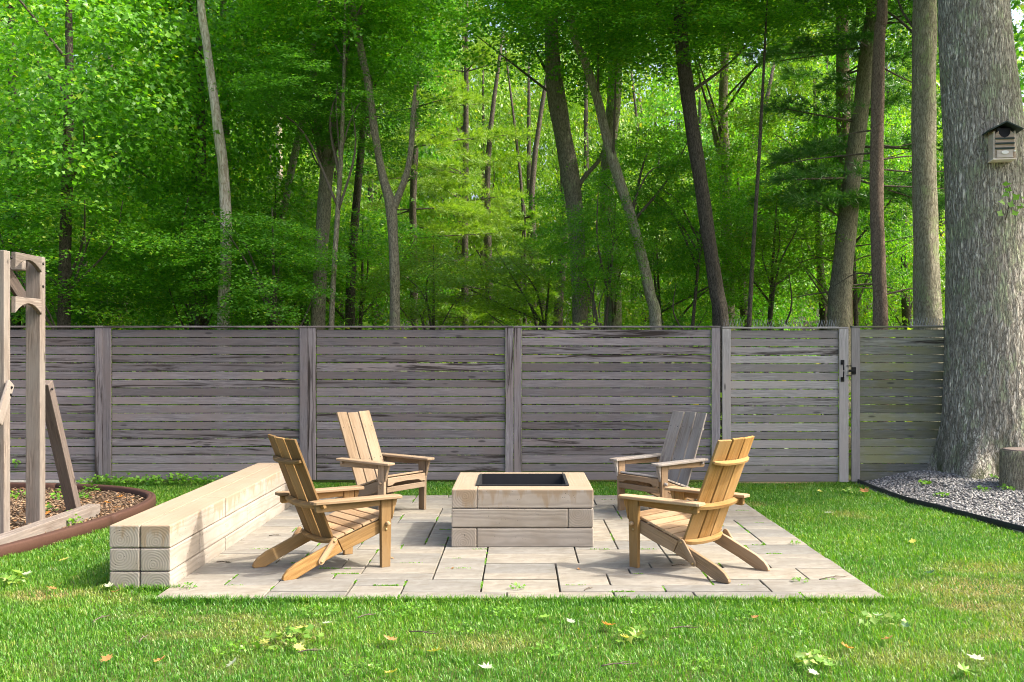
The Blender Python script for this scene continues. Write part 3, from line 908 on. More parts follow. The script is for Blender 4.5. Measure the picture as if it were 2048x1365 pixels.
SCREW = tube_mesh('screw', [(0, 0, -.0100, .0045), (0, 0, .0100, .0045)], 8, M['steel'])
def chair(label, origin, fwd, mats, seed):
    """local frame: X forward from the tail of the rear legs, Y left, Z up"""
    mw, ms, ml = mats[:3]
    mleg = mats[3] if len(mats) > 3 else mw
    root = empty('adirondack_chair', origin, math.atan2(fwd[1], fwd[0]))
    tag(root, label, 'chair', 'adirondack chairs round the fire pit')
    def put(name, me, Mx=None, loc=None, parent=root):
        return link(name, me, parent, loc, None, Mx)
    def side(name, poly, th, y, mat, bev=.003):
        # polygon given in (s, z); re-centred with the grain along its long axis
        p = np.array(poly); c = p.mean(0)
        q = p - c
        ev, evec = np.linalg.eigh(q.T @ q)
        ax = evec[:, 1]
        if ax[0] < 0: ax = -ax
        ay = np.array([-ax[1], ax[0]])
        loc2 = np.stack([q @ ax, q @ ay], 1)
        me = prism_mesh(name, [tuple(v) for v in loc2], th, mat, bev)
        return put(name, me, frame((c[0], y, c[1]), (ax[0], 0, ax[1]), (ay[0], 0, ay[1])))
    zt = lambda s_: .03 + .417 * s_ + .050
    zb = lambda s_: .03 + .417 * s_ - .048
    for sd in (-1, 1):
        yl = sd * .250
        side('rear_leg', [(.045, 0), (-.035, 0), (-.046, .010), (-.038, .032), (-.01, .065), (.05, zt(.05) + .002), (.20, zt(.20)), (.352, zt(.352)), (.392, zb(.392)), (.2, zb(.2) + .004)], .03, yl, ml)
        side('seat_rail', [(.358, zt(.358)), (.74, .352), (.742, .262), (.56, .196), (.398, zb(.398))], .03, yl, ml)
        side('link', rounded([(.322, .226), (.226, .097)], .024, .022), .016, sd * .274, ms)
        for (bs, bz) in ((.322, .226), (.226, .097), (.715, .268)):
            yy = sd * .284 if bs < .5 else sd * .301
            put('bolt', tube_mesh('bolt', [(0, 0, 0, .009), (0, sd * .005, 0, .0085), (0, sd * .008, 0, .003)], 8, M['brass']), None, (bs, yy - sd * .002, bz))
        side('front_leg', [(.680, 0), (.750, 0), (.757, .30), (.762, .484), (.676, .484), (.678, .2)], .034, sd * .283, mleg)
        side('arm_bracket', [(.766, .484), (.808, .484), (.803, .455), (.788, .415), (.772, .35), (.766, .335)], .030, sd * .283, mw)
        kb = put('knob', tube_mesh('knob', [(0, 0, 0, .014), (0, sd * .012, 0, .015), (0, sd * .028, 0, .013), (0, sd * .031, 0, .005)], 10, ms), None, (.722, sd * .2985, .312))
        side('arm_rail', [(.178, .444), (.188, .432), (.672, .440), (.672, .484), (.178, .484)], .028, sd * .283, mleg)
        # arm: plan outline, grain along X
        ya = sd
        plan = [(.150, -.040), (.150, .035), (.165, .047), (.45, .056), (.80, .058), (.83, .046), (.838, .02), (.838, -.03), (.826, -.054), (.45, -.056), (.2, -.05)]
        plan = [(a - .5, b * sd) for a, b in plan]
        me = prism_mesh('arm', plan if sd > 0 else plan[::-1], .022, ms, .004)
        put('arm', me, frame((.5, sd * .282, .4965), (1, 0, -.012), (0, 1, 0)))
    # seat slats
    a, b = Vector((.345, 0, .232)), Vector((.752, 0, .366))
    d = (b - a) / 6
    nrm = d.normalized().cross(Vector((0, -1, 0)))
    if nrm.z < 0: nrm = -nrm
    for k in range(6):
        c = a + d * (k + .5) + nrm * .0095
        put('seat_slat', box_mesh('seat_slat', .528, d.length - .006, .018, ms, .003), frame(c, (0, 1, 0), -d))
    # front apron with an arched lower edge, and the rail below it
    ap = [(-.262, .040), (.262, .040), (.262, -.032), (.20, -.030), (.165, -.012), (.0, -.006), (-.165, -.012), (-.20, -.030), (-.262, -.032)]
    put('front_apron', prism_mesh('front_apron', ap, .02, ml, .003), frame((.762, 0, .318), (0, 1, 0), (0, 0, 1)))
    put('front_rail', box_mesh('front_rail', .53, .05, .022, ml, .003), frame((.754, 0, .248), (0, 1, 0), (0, 0, 1)))
    # back slats and their curved bars
    lo, hi = Vector((.338, 0, .195)), Vector((.045, 0, .926))
    up = (hi - lo).normalized()
    Ls = (hi - lo).length
    fw = up.cross(Vector((0, 1, 0))).normalized()
    if fw.x < 0: fw = -fw
    for k, yc in enumerate((-.152, 0, .152)):
        tw = R(5) * (-1 if yc > 0 else 1) * (yc != 0)
        off = fw * (.012 if yc else .004)
        lat_ = Vector((0, 1, 0)) * math.cos(tw) + fw * (-math.sin(tw))
        dz = .004 * ((k + seed) % 3)
        me = box_mesh('back_slat', Ls, .138, .018, mw, .003)
        sl_ = put('back_slat', me, frame((lo + hi) / 2 + Vector((0, yc, 0)) + off + up * dz, up, lat_))
        for tt in (.80, .385):
            for yy in (-.042, .042):
                link('screw', SCREW, sl_, ((tt - .5) * Ls, yy, 0))
    def bar(t, half, depth, th, round_=False):
        c = lo + up * (Ls * t)
        pts = []
        n = 10
        front = lambda y: -.012 + .45 * y * y
        for k in range(n + 1):
            y = -half + 2 * half * k / n
            pts.append((y, front(min(abs(y), .24))))
        for k in range(n + 1):
            y = half - 2 * half * k / n
            e = 1 - (abs(y) / half) ** 6 * .55
            pts.append((y, front(min(abs(y), .24)) - depth * e))
        me = prism_mesh('back_bar', pts, th, mw, .005)
        put('back_bar', me, frame(c - fw * .0, (0, 1, 0), fw))
    bar(.035, .232, .038, .030)
    bar(.385, .326, .045, .032)
    bar(.80, .215, .040, .024)
    return root

def chair_at(label, skid, fwd, side_sign, mats, seed):
    f = Vector((fwd[0], fwd[1], 0)).normalized()
    left = Vector((-f.y, f.x, 0))
    chair(label, Vector((skid[0], skid[1], 0)) + left * .275 * side_sign, f, mats, seed)
chair_at('golden tan chair beside the stone bench with its back to the lawn', (-1.53, 6.62), (.796, .605), 1, (M['chair_a'], M['seat_b'], M['chair_a']), 0)
chair_at('orange gold chair with its back to the open lawn, facing the fire pit', (1.329, 6.547), (-.716, .698), -1, (M['chair_b'], M['seat_b'], M['leg_b']), 1)
fA = Vector((.81, -.58)); fA.normalize()
chair_at('pale weathered chair by the fence beyond the stone bench', (-.95 - .715 * fA.x, 9.634 - .715 * fA.y), fA, -1, (M['chair_c'], M['chair_c'], M['chair_c']), 2)
fB = Vector((-.79, -.61)); fB.normalize()
chair_at('greyed weathered chair standing nearest the gate', (.979 - .715 * fB.x, 9.57 - .715 * fB.y), fB, 1, (M['chair_d'], M['chair_d'], M['leg_b'], M['leg_b']), 1)

# ------------------------------------------------------------------ play frame at the left
pf = empty('play_frame', (-4.27, 8.5, 0))
tag(pf, 'weathered wooden play frame with arched braces on the mulch bed', 'play frame')
def pl(x, y, z): return Vector((x + 4.27, y - 8.5, z))
def beam(name, a, b, w, t, mat, side_=(1, 0, 0), bev=.008):
    d = b - a
    return link(name, box_mesh(name, d.length, w, t, mat, bev, 2), pf, M=frame((a + b) / 2, d, side_))
for (x, y, h) in ((-4.30, 8.22, 2.36), (-4.27, 8.77, 2.36)):
    beam('post', pl(x, y, -.05), pl(x, y, h), .13, .10, M['play'])
def arch(z0, z1, name):
    pts = []
    y0, y1 = -.225, .225
    for k in range(9):
        y = y0 + (y1 - y0) * k / 8
        pts.append((y, .02 + .085 * (1 - (2 * k / 8 - 1) ** 2)))
    poly = pts + [(y1, .155), (y0, .155)]
    me = prism_mesh(name, poly, .04, M['play'], .004)
    link(name, me, pf, M=frame(pl(-4.21, 8.495, z0), (0, 1, 0), (0, 0, 1)))
arch(2.20, 2.38, 'arch_brace')
arch(1.83, 2.0, 'arch_brace')
beam('diagonal_brace', pl(-4.345, 8.26, 2.31), pl(-4.345, 8.74, 1.96), .03, .13, M['play_dark'], (1, 0, 0))
beam('cross_beam', pl(-4.33, 8.70, 2.28), pl(-6.4, 8.70, 2.28), .09, .09, M['play'], (0, 1, 0))
beam('leaning_leg', pl(-4.25, 9.52, -.06), pl(-4.27, 8.94, 1.25), .105, .10, M['play_dark'])
beam('ground_beam', pl(-4.02, 7.0, .045), pl(-3.98, 9.30, .05), .12, .11, M['play'])
beam('side_plank', pl(-4.205, 8.02, .95), pl(-4.205, 8.215, 1.27), .025, .10, M['play'], (1, 0, 0))
for y, z in ((8.19, 1.17), (8.20, 1.23)):
    link('bolt', tube_mesh('bolt', [(0, 0, 0, .012), (.008, 0, 0, .010), (.01, 0, 0, .003)], 8, M['black_metal']), pf, pl(-4.192, y, z))
for (y, z) in ((8.77, 2.30), (8.77, 2.10), (8.22, 2.30), (8.94, 1.19)):
    link('bolt', tube_mesh('bolt', [(0, 0, 0, .013), (.008, 0, 0, .011), (.01, 0, 0, .003)], 8, M['black_metal']), pf, pl(-4.205, y, z))

# ------------------------------------------------------------------ oak, birdhouse, stump
def ridge_profile(path, th):
    z = path[:, 2:3]
    flare = np.clip(1 - z / .75, 0, 1) ** 2
    lobes = 1 + flare * (.20 + .20 * np.cos(5 * th + .6) + .08 * np.cos(9 * th + 2))
    w = .35 * np.sin(z * 5.1 + 1) + .3 * np.sin(z * 11.3 + 2 * th) + .22 * np.sin(z * 23 + 5 * th)
    r = np.abs(np.sin(th * 17 + w * 2.2)) * .6 + np.abs(np.sin(th * 29 + w * 3.1 + z * 1.3)) * .4
    return lobes * (1 + .030 * (r - .5)) * (1 + .02 * np.sin(3 * th + z * 1.7))
oak = empty('oak_tree', (5.46, 11.5, .1))
tag(oak, 'massive old oak with lichened ridged bark and mossy base at the gravel bed', 'tree')
orel = lambda x, y, z: (x - 5.46, y - 11.5, z - .1)
opath = smooth_path([(*orel(5.49, 11.5, -.1), .62), (*orel(5.47, 11.5, .25), .57), (*orel(5.47, 11.5, .8), .535), (*orel(5.46, 11.5, 1.83), .50), (*orel(5.37, 11.5, 3.85), .435),
                     (*orel(5.24, 11.5, 5.6), .375), (*orel(5.2, 11.55, 7.4), .33), (*orel(5.3, 11.8, 9.5), .24), (*orel(5.5, 12, 12), .10)], 42)
link('trunk', tube_mesh('trunk', opath, 150, M['bark_oak'], profile=ridge_profile), oak)

bh = empty('birdhouse', (5.325, 11.02, 3.63), R(-8))
tag(bh, 'small wooden birdhouse with dark roof fixed to the oak trunk', 'birdhouse')
def bhp(name, sx, sy, sz, loc, mat, bev=.003):
    return link(name, box_mesh(name, sx, sy, sz, mat, bev), bh, loc)
bhp('back', .225, .018, .36, (0, .06, .19), M['bird_wood'])
for s_ in (-1, 1):
    bhp('side', .018, .17, .30, (s_ * .107, -.035, .165), M['bird_wood'])
bhp('floor', .24, .19, .016, (0, -.035, .008), M['bird_wood'])
fp = [(-.098, -.13), (.098, -.13), (.098, .135), (.062, .17), (.058, .135), (.035, .105), (0, .095), (-.035, .105), (-.058, .135), (-.062, .17), (-.098, .135)]
link('front', prism_mesh('front', fp, .018, M['bird_wood'], .002), bh, M=frame((0, -.118, .148), (1, 0, 0), (0, 0, 1)))
bhp('entrance_shade', .15, .01, .13, (0, -.098, .285), M['black_metal'], .001)  # black sheet standing in for the shade inside the entrance hole
for z in (.232, .178, .124):
    bhp('perch_slat', .20, .012, .018, (0, -.134, z), M['bird_green'])
bhp('lower_panel', .165, .012, .085, (0, -.131, .062), M['bird_wood'])
ov = [(.038 * math.cos(a), .02 * math.sin(a)) for a in np.linspace(0, 2 * math.pi, 16, endpoint=False)]
link('name_plate', prism_mesh('name_plate', ov, .006, M['white'], .001), bh, M=frame((0, -.141, .078), (1, 0, 0), (0, 0, 1)))
for s_ in (-1, 1):
    rf = link('roof_board', box_mesh('roof_board', .20, .27, .014, M['bird_green'], .002), bh)
    rf.location = (s_ * .085, -.06, .362)
    rf.rotation_euler = (0, s_ * R(27), 0)
bhp('knob', .02, .02, .02, (.10, -.135, .09), M['white'], .006)

st = empty('tree_stump', (5.30, 10.45, .02))
tag(st, 'cut log stump standing upright on the gravel by the oak', 'stump')
def stump_prof(path, th):
    return 1 + .05 * np.sin(3 * th) + .03 * np.abs(np.sin(th * 11)) + .02 * np.sin(th * 23)
link('log', tube_mesh('log', smooth_path([(0, 0, -.05, .245), (0, 0, .15, .235), (0, 0, .475, .232)], 8), 60, M['bark_grey'], profile=stump_prof), st)
link('cut_top', tube_mesh('cut_top', [(0, 0, .465, .215), (0, 0, .483, .213), (0, 0, .486, .18)], 40, M['play_dark']), st)

# ------------------------------------------------------------------ woods behind the fence
def crown_variant(name, nclus, per, cr, lsize, mat, shell=.4):
    p, nr, c = spray_points(nclus, per, 1.0, 1.0, cr, shell)
    return leaves_mesh(name, p, lsize * rng.uniform(.65, 1.25, len(p)), nr, mat), c
CV = {'mid': [crown_variant('crown', 130, 165, .26, .035, M['leaf_mid']) for _ in range(3)],
      'light': [crown_variant('crown', 130, 150, .26, .036, M['leaf_light']) for _ in range(3)],
      'dark': [crown_variant('crown', 120, 150, .27, .037, M['leaf_dark']) for _ in range(2)],
      'far': [crown_variant('crown', 190, 100, .21, .034, M['leaf_light']) for _ in range(2)],
      'far_mid': [crown_variant('crown', 190, 100, .21, .034, M['leaf_mid']) for _ in range(1)]}
trng = random.Random(77)

def trunk_path(pts, Y, top_z, zbase=-.1):
    """pts: (px, py, width px) from the bottom up at distance Y"""
    w = []
    for px, py, wd in pts:
        v = P(px, py, Y)
        w.append([v.x, v.y, v.z, wd / 2 / FPX * Y])
    a, b = w[0], w[1]
    k = (a[2] - zbase) / max(.3, (b[2] - a[2]))
    k = min(k, 1.2)
    base = [a[0] - (b[0] - a[0]) * k * .6, Y, zbase, a[3] * 1.18]
    w.insert(0, base)
    l, m = w[-1], w[-2]
    if top_z > l[2] + .3:
        k = min(1.5, (top_z - l[2]) / max(.3, l[2] - m[2]))
        w.append([l[0] + (l[0] - m[0]) * k * .5, Y + .1, top_z, l[3] * .45])
    return np.array(w)

def add_crown(root, kind, c, rx, rz, axis, nlimb=5, bmat=None):
    """crown centred on c (world), limbs from the trunk axis (function of z) to sprays"""
    me, cl = CV[kind][trng.randrange(len(CV[kind]))]
    o = link('crown', me, root)
    rot = trng.uniform(0, 6.28)
    o.location = Vector(c) - root.location
    o.rotation_euler = (0, 0, rot)
    o.scale = (rx, rx, rz)
    cs, sn = math.cos(rot), math.sin(rot)
    for k in range(nlimb):
        q = cl[trng.randrange(len(cl))]
        e = Vector((c[0] + rx * (q[0] * cs - q[1] * sn), c[1] + rx * (q[0] * sn + q[1] * cs), c[2] + rz * q[2]))
        a0 = axis(max(.8, e.z - trng.uniform(.6, 1.8)))
        if (e - a0).length < .5: continue
        m = (a0 + e) / 2 + Vector((trng.uniform(-.2, .2), trng.uniform(-.2, .2), trng.uniform(-.05, .3)))
        r0 = min(.03, .009 + .008 * (e - a0).length)
        pth = smooth_path([(*(a0 - root.location), r0), (*(m - root.location), r0 * .65), (*(e - root.location), r0 * .25)], 5)
        link('limb', tube_mesh('limb', pth, 6, bmat or M['branch'], rough=.08), root)

def axis_fn(path):
    p = np.array(path)
    def f(z):
        return Vector((np.interp(z, p[:, 2], p[:, 0]), np.interp(z, p[:, 2], p[:, 1]), min(max(z, p[0, 2]), p[-1, 2])))
    return f

def tree(name, label, pts, Y, top_z, bark, crowns=(), forks=(), seg=18, group=None, limbs=5):
    w = trunk_path(pts, Y, top_z)
    root = empty(name, (w[0][0], Y, 0))
    tag(root, label, 'tree', group)
    pth = smooth_path(w, 7)
    loc = pth.copy(); loc[:, :3] -= np.array(root.location)
    link('trunk', tube_mesh('trunk', loc, seg, bark, rough=.05), root)
    for fp_ in forks:
        f = []
        for px, py, wd in fp_:
            v = P(px, py, Y)
            f.append([*(v - root.location), wd / 2 / FPX * Y])
        link('fork', tube_mesh('fork', smooth_path(f, 7), 14, bark, rough=.05), root)
    ax = axis_fn(pth)
    for kind, c, rx, rz in crowns:
        add_crown(root, kind, c, rx, rz, ax, limbs)
    return root, ax

# pine foliage: whorled boughs carrying flat plates of needle tufts
def pine_bough(L, seed):
    """bough along +X, length L; returns needles (pts, dirs)"""
    r = np.random.default_rng(seed)
    P_, D_ = [], []
    nt = int(46 * L)
    t = r.uniform(.18, 1, nt) ** .8
    side_ = r.uniform(-1, 1, nt) * (.42 * L * (1 - t * .75) + .05)
    base = np.stack([t * L, side_, -.10 * L * (t ** 2) + r.normal(size=nt) * .03 + .12 * np.abs(side_)], 1)
    for b, s_ in zip(base, side_):
        k = 14
        d = np.stack([np.full(k, .75), np.full(k, np.sign(s_) * .45), np.full(k, .22)], 1) + r.normal(size=(k, 3)) * .5
        d /= np.linalg.norm(d, axis=1)[:, None]
        P_.append(np.repeat(b[None], k, 0) + d * .01); D_.append(d)
    return np.concatenate(P_), np.concatenate(D_)
def pine_crown(name, z0, z1, rmax, mat, seed, whorl=.42, nb=5, nlen=.10, keep=1.0):
    r = np.random.default_rng(seed)
    PS, DS, boughs = [], [], []
    z = z0
    while z < z1:
        f = (z1 - z) / (z1 - z0)
        for k in range(nb):
            if r.uniform() > keep: continue
            a = r.uniform(0, 6.28)
            L = max(.25, rmax * min(1, f * 1.25 + .05) * r.uniform(.6, 1.1))
            p, d = pine_bough(L, int(r.integers(1e6)))
            el = R(12) * (1 - f) * 2 + R(r.uniform(-14, 10))
            ca, sa, ce, se = math.cos(a), math.sin(a), math.cos(el), math.sin(el)
            Rm = np.array([[ca * ce, -sa, -ca * se], [sa * ce, ca, -sa * se], [se, 0, ce]])
            PS.append(p @ Rm.T + np.array([0, 0, z])); DS.append(d @ Rm.T)
            boughs.append((a, L, z, el))
        z += whorl * r.uniform(.75, 1.25)
    p, d = np.concatenate(PS), np.concatenate(DS)
    N = len(p)
    u = np.cross(d, r.normal(size=(N, 3))); u /= np.linalg.norm(u, axis=1)[:, None]
    ln = nlen * r.uniform(.7, 1.3, N)[:, None]
    wd = .0065
    V = np.stack([p - u * wd, p + u * wd, p + d * ln + np.array([0, 0, -.012])], 1).reshape(-1, 3)
    return mesh_np(name, V, np.arange(3 * N), np.arange(N) * 3, None, mat), boughs

def pine(label, pts, Y, top_z, bark, z0, rmax, nmat, seed, nlen=.11, group=None, keep=1.0, dead=4, nb=5, whorl=.42):
    root, ax = tree('pine_tree', label, pts, Y, top_z, bark, group=group)
    me, boughs = pine_crown('crown', z0, top_z - .05, rmax, nmat, seed, nlen=nlen, keep=keep, nb=nb, whorl=whorl)
    a = ax((z0 + top_z) / 2)
    o = link('crown', me, root, (a.x - root.location.x, 0, 0))
    for (an, L, z, el) in boughs[::2]:
        if z > 9: continue
        b0 = ax(z) - root.location
        e = Vector((a.x - root.location.x, 0, 0)) + Vector((math.cos(an) * L * .9, math.sin(an) * L * .9, z + math.sin(el) * L * .9 - .08 * L))
        link('limb', tube_mesh('limb', [(*b0, .022), (*((b0 + e) / 2), .013), (*e, .005)], 5, M['branch']), root)
    for k in range(dead):
        z = trng.uniform(2.2, max(3, z0 + .5))
        b0 = ax(z) - root.location
        an = trng.choice([0, math.pi]) + trng.uniform(-.6, .6)
        L = trng.uniform(.5, 1.3)
        e = b0 + Vector((math.cos(an) * L, math.sin(an) * L * .6, trng.uniform(-.25, .25)))
        m = (b0 + e) / 2 + Vector((0, 0, trng.uniform(-.08, .12)))
        link('dead_branch', tube_mesh('dead_branch', smooth_path([(*b0, .014), (*m, .010), (*e, .004)], 4), 5, M['branch']), root)
    return root

# --- trunks read off the photograph, left to right
tree('dead_tree', 'bare pale dead trunk without bark leaning behind the left maples',
     [(447, 640, 24), (452, 480, 23), (447, 340, 21), (437, 265, 20), (424, 170, 17), (412, 80, 16), (402, 0, 15)], 14.9, 8.6, M['bark_pale'], limbs=0)
tree('maple_tree', 'slim dark trunk rising just beside the pale dead trunk',
     [(470, 640, 15), (458, 400, 14), (452, 250, 13), (449, 120, 13), (446, 0, 12)], 18.5, 10.5, M['bark_grey'], [('mid', (-5.2, 19, 8.6), 2.3, 2.6)])
tree('birch_tree', 'thin pale lit trunk leaning between the dead trunk and the mossy fork',
     [(552, 650, 14), (556, 520, 14), (566, 430, 14), (585, 330, 15), (606, 240, 14), (625, 150, 12), (640, 60, 10)], 17.5, 9.0, M['bark_lich'], [('mid', (-3.4, 18, 8.4), 2.0, 2.0)])
tree('birch_tree', 'straight white barked young trunk far in the left woods',
     [(560, 640, 11), (560, 450, 11), (559, 340, 13), (556, 200, 12), (552, 100, 10)], 23, 13, M['bark_pale'], [('light', (-5.6, 23.5, 11), 2.2, 2.8)])
tree('maple_tree', 'stout mossy trunk forking low over the fence left of centre',
     [(636, 650, 30), (641, 540, 27), (647, 430, 27), (654, 340, 27), (668, 260, 24), (680, 180, 20), (690, 90, 17)], 15.8, 8.5, M['bark_grey'],
     [('mid', (-3.0, 16, 7.6), 2.1, 1.9), ('dark', (-2.5, 15.6, 5.3), 1.2, .8)], [[(652, 345, 18), (640, 300, 16), (632, 200, 13), (626, 100, 12), (640, 0, 10)]])
tree('maple_tree', 'thin blackish trunk just left of the wishbone forked tree',
     [(700, 650, 20), (703, 540, 18), (712, 420, 16), (722, 300, 14), (728, 200, 12), (730, 100, 11)], 18.5, 9.5, M['bark_dark'], [('dark', (-2.9, 19, 7.9), 1.8, 1.8)])
tree('maple_tree', 'smooth trunk splitting into a wishbone fork above the fence',
     [(790, 650, 21), (789, 560, 20), (786, 470, 20), (781, 410, 22), (765, 350, 16), (750, 270, 15), (738, 180, 15), (718, 80, 15), (702, 0, 15)], 14.6, 8.2, M['bark_grey'],
     [('mid', (-2.6, 14.8, 7.4), 1.9, 1.6)], [[(783, 425, 17), (800, 385, 14), (815, 340, 12), (823, 290, 11), (826, 235, 10), (831, 170, 5)]])
pine('broad sunlit yellow green pine right of the wishbone tree', [(828, 640, 16), (827, 500, 15), (826, 400, 14), (832, 250, 12)], 22.3, 10.4, M['bark_dark'], 3.2, 2.1, M['needle_light'], 4, .15, dead=8, nb=6, whorl=.72)
pine('sunlit pine standing deep behind the wishbone tree', [(930, 640, 14), (930, 450, 13), (932, 250, 11)], 25, 11.5, M['bark_dark'], 2.4, 2.6, M['needle_light'], 9, .17, dead=5, nb=6, whorl=.75)
pine('small bright young pine with its top below the tall crowns', [(1050, 650, 8), (1050, 560, 6), (1050, 470, 4)], 21.5, 4.7, M['bark_dark'], .9, 1.25, M['needle_light'], 13, .13, dead=0, whorl=.34)
tree('oak_tree', 'thick grey trunk curving left with a swollen knot',
     [(1160, 650, 32), (1157, 560, 31), (1153, 450, 33), (1140, 350, 36), (1124, 260, 35), (1112, 190, 37), (1106, 120, 30), (1102, 40, 26)], 16.2, 9.2, M['bark_grey'],
     [('mid', (.6, 16.6, 7.9), 2.2, 1.7)], [[(1150, 395, 12), (1165, 360, 9), (1195, 325, 8), (1208, 300, 7)]])
tree('maple_tree', 'slender pale lichened trunk leaning across to the left',
     [(1312, 650, 24), (1300, 590, 22), (1280, 500, 21), (1258, 420, 20), (1232, 340, 21), (1214, 280, 19), (1195, 200, 18), (1172, 130, 16), (1146, 60, 14)], 15.2, 7.8, M['bark_lich'],
     [('mid', (1.2, 15.2, 7.2), 1.8, 1.4), ('mid', (2.2, 16.4, 4.4), 1.1, .9)])
tree('oak_tree', 'straight grey trunk standing behind the leaning pale trunk',
     [(1226, 630, 34), (1224, 520, 30), (1214, 420, 29), (1216, 320, 29), (1228, 200, 28), (1232, 90, 27), (1232, 0, 25)], 18.5, 10.5, M['bark_lich'], [('light', (1.9, 17.6, 9.0), 2.2, 1.9), ('mid', (1.3, 18.0, 3.7), 1.2, 1.0)])
tree('oak_tree', 'tall dark ridged trunk leaning left behind the end of the long fence',
     [(1442, 650, 33), (1432, 580, 29), (1418, 480, 28), (1404, 380, 28), (1388, 280, 28), (1374, 180, 28), (1364, 90, 27), (1360, 0, 24)], 14.2, 8.3, M['bark_dark'],
     [('mid', (2.5, 14.4, 7.3), 1.9, 1.25)])
tree('oak_tree', 'grey trunk seen through leaves right of the dark leaning trunk',
     [(1458, 640, 24), (1455, 520, 22), (1450, 400, 22), (1448, 300, 23), (1446, 200, 18), (1450, 80, 15)], 19.5, 10.5, M['bark_grey'], [('light', (4.0, 18.3, 8.6), 2.2, 1.8), ('mid', (4.3, 18.8, 4.2), 1.5, 1.2)],
     [[(1448, 330, 14), (1430, 270, 11), (1420, 200, 9)]])
tree('maple_tree', 'thin vine clad dark trunk between the dark leaning trunk and the pines',
     [(1650, 640, 20), (1642, 560, 16), (1637, 470, 13), (1634, 390, 11)], 18, 6.5, M['bark_dark'], [('light', (5.2, 18.4, 5.6), 1.5, 1.3)])
pine('double pine trunk, its straighter stem dark above', [(1692, 640, 26), (1692, 480, 26), (1690, 330, 30), (1686, 180, 27), (1684, 60, 24), (1684, 0, 23)], 16.5, 10.5, M['bark_red'], 3.7, 2.2, M['needle_dark'], 21, .15, keep=.62, dead=8)
pine('thick pale pine trunk leaning right from its base', [(1678, 650, 48), (1684, 560, 42), (1695, 440, 38), (1708, 320, 34), (1724, 200, 32), (1738, 80, 30), (1748, 0, 28)], 15.3, 9.6, M['bark_grey'], 4.2, 1.9, M['needle_dark'], 33, .15, keep=.5, dead=6)
pine('slim reddish pine trunk standing close behind the gate post', [(1761, 650, 29), (1758, 540, 27), (1754, 420, 27), (1753, 300, 26), (1756, 180, 25), (1760, 60, 22), (1764, 0, 21)], 13.4, 9.2, M['bark_red'], 6.6, 1.7, M['needle_dark'], 41, .14, keep=.7, dead=9)
tree('oak_tree', 'straight pale lichen spotted trunk just left of the massive oak',
     [(1857, 645, 56), (1853, 540, 50), (1850, 430, 47), (1848, 300, 46), (1848, 160, 46), (1850, 0, 44)], 13.0, 8.4, M['bark_lich'], [('dark', (5.9, 14.5, 7.6), 1.9, 1.4)])

# oak crown, above the frame: shades the fence and the back of the patio
def oak_axis(z):
    return Vector((5.3, 11.6, min(max(z, 5.6), 11)))
add_crown(oak, 'mid', (4.6, 13.2, 10.2), 3.1, 2.3, oak_axis, 6)
add_crown(oak, 'mid', (6.9, 11.6, 9.0), 2.8, 1.9, oak_axis, 6)
add_crown(oak, 'mid', (8.6, 9.9, 7.4), 1.7, 1.3, oak_axis, 4)

# --- leafy trees whose crowns fill the woods
def leafy(label, x, Y, crowns, top, r=.09, bark=None, group=None, name='maple_tree', limbs=6):
    root = empty(name, (x, Y, 0))
    tag(root, label, 'tree', group)
    ln = trng.uniform(-.35, .35)
    pth = smooth_path([(0, 0, -.1, r * 1.25), (ln * .2, 0, top * .3, r), (ln * .7, .1, top * .65, r * .75), (ln, 0, top, r * .2)], 6)
    link('trunk', tube_mesh('trunk', pth, 12, bark or M['bark_dark'], rough=.05), root)
    q = pth.copy(); q[:, :3] += np.array([x, Y, 0])
    ax = axis_fn(q)
    for kind, dx, dy, cz, rx, rz in crowns:
        add_crown(root, kind, (x + dx, Y + dy, cz), rx, rz, ax, limbs)
G1 = 'leafy maples on the left beyond the fence'
leafy('dense bright maple with foliage hanging to the fence behind the play frame', -6.7, 14.6, [('mid', .2, 0, 5.6, 2.3, 2.5), ('mid', 0, -.3, 3.1, 1.7, 1.1)], 8.2, .09)
leafy('dense maple behind the second fence panel, left of the dead trunk', -5.4, 16.9, [('mid', 0, 0, 5.9, 1.9, 2.4), ('mid', .8, -1.4, 3.0, 1.6, .9)], 8.6, .10)
leafy('dark trunked maple between the play frame and the dead trunk', -5.9, 18.2, [('mid', 0, 0, 6.0, 2.6, 3.2), ('mid', 0, .4, 3.0, 1.9, 1.0)], 9.4, .12)
leafy('leafy maple at the far left edge of the woods', -9.4, 18.5, [('mid', 0, 0, 6.2, 2.8, 3.6), ('dark', .3, 0, 2.8, 1.8, 1.1)], 10, .12)
leafy('young maple with low spreading leaves under the dead trunk', -3.55, 14.3, [('mid', -.3, 0, 2.75, 1.25, .85)], 3.6, .035, name='maple_sapling')
leafy('leafy sapling filling the gap below the wishbone fork', -1.45, 16.5, [('light', -.1, 0, 2.7, 1.0, .75)], 3.3, .03, name='maple_sapling')
leafy('sapling with fresh leaves beside the small young pine', .25, 17.5, [('light', -.3, 0, 2.75, 1.0, .75)], 3.3, .03, name='maple_sapling')
leafy('leafy sapling between the leaning pale trunk and the dark leaning trunk', 2.5, 16.4, [('mid', .25, 0, 2.75, 1.0, .9)], 3.5, .03, name='maple_sapling')
leafy('sunlit sapling with pale leaves left of the pine trunks', 4.0, 16.3, [('light', .2, .2, 3.2, 1.3, .9)], 4.0, .04, name='maple_sapling')
leafy('low leafy sapling behind the mossy forked trunk', -3.2, 19.5, [('mid', .1, 0, 3.2, 1.6, 1.2)], 4.2, .04, name='maple_sapling')
leafy('leafy tree right of the massive oak beyond the fence', 8.7, 14.8, [('dark', 0, 0, 5.0, 2.2, 3.0)], 8, .09)

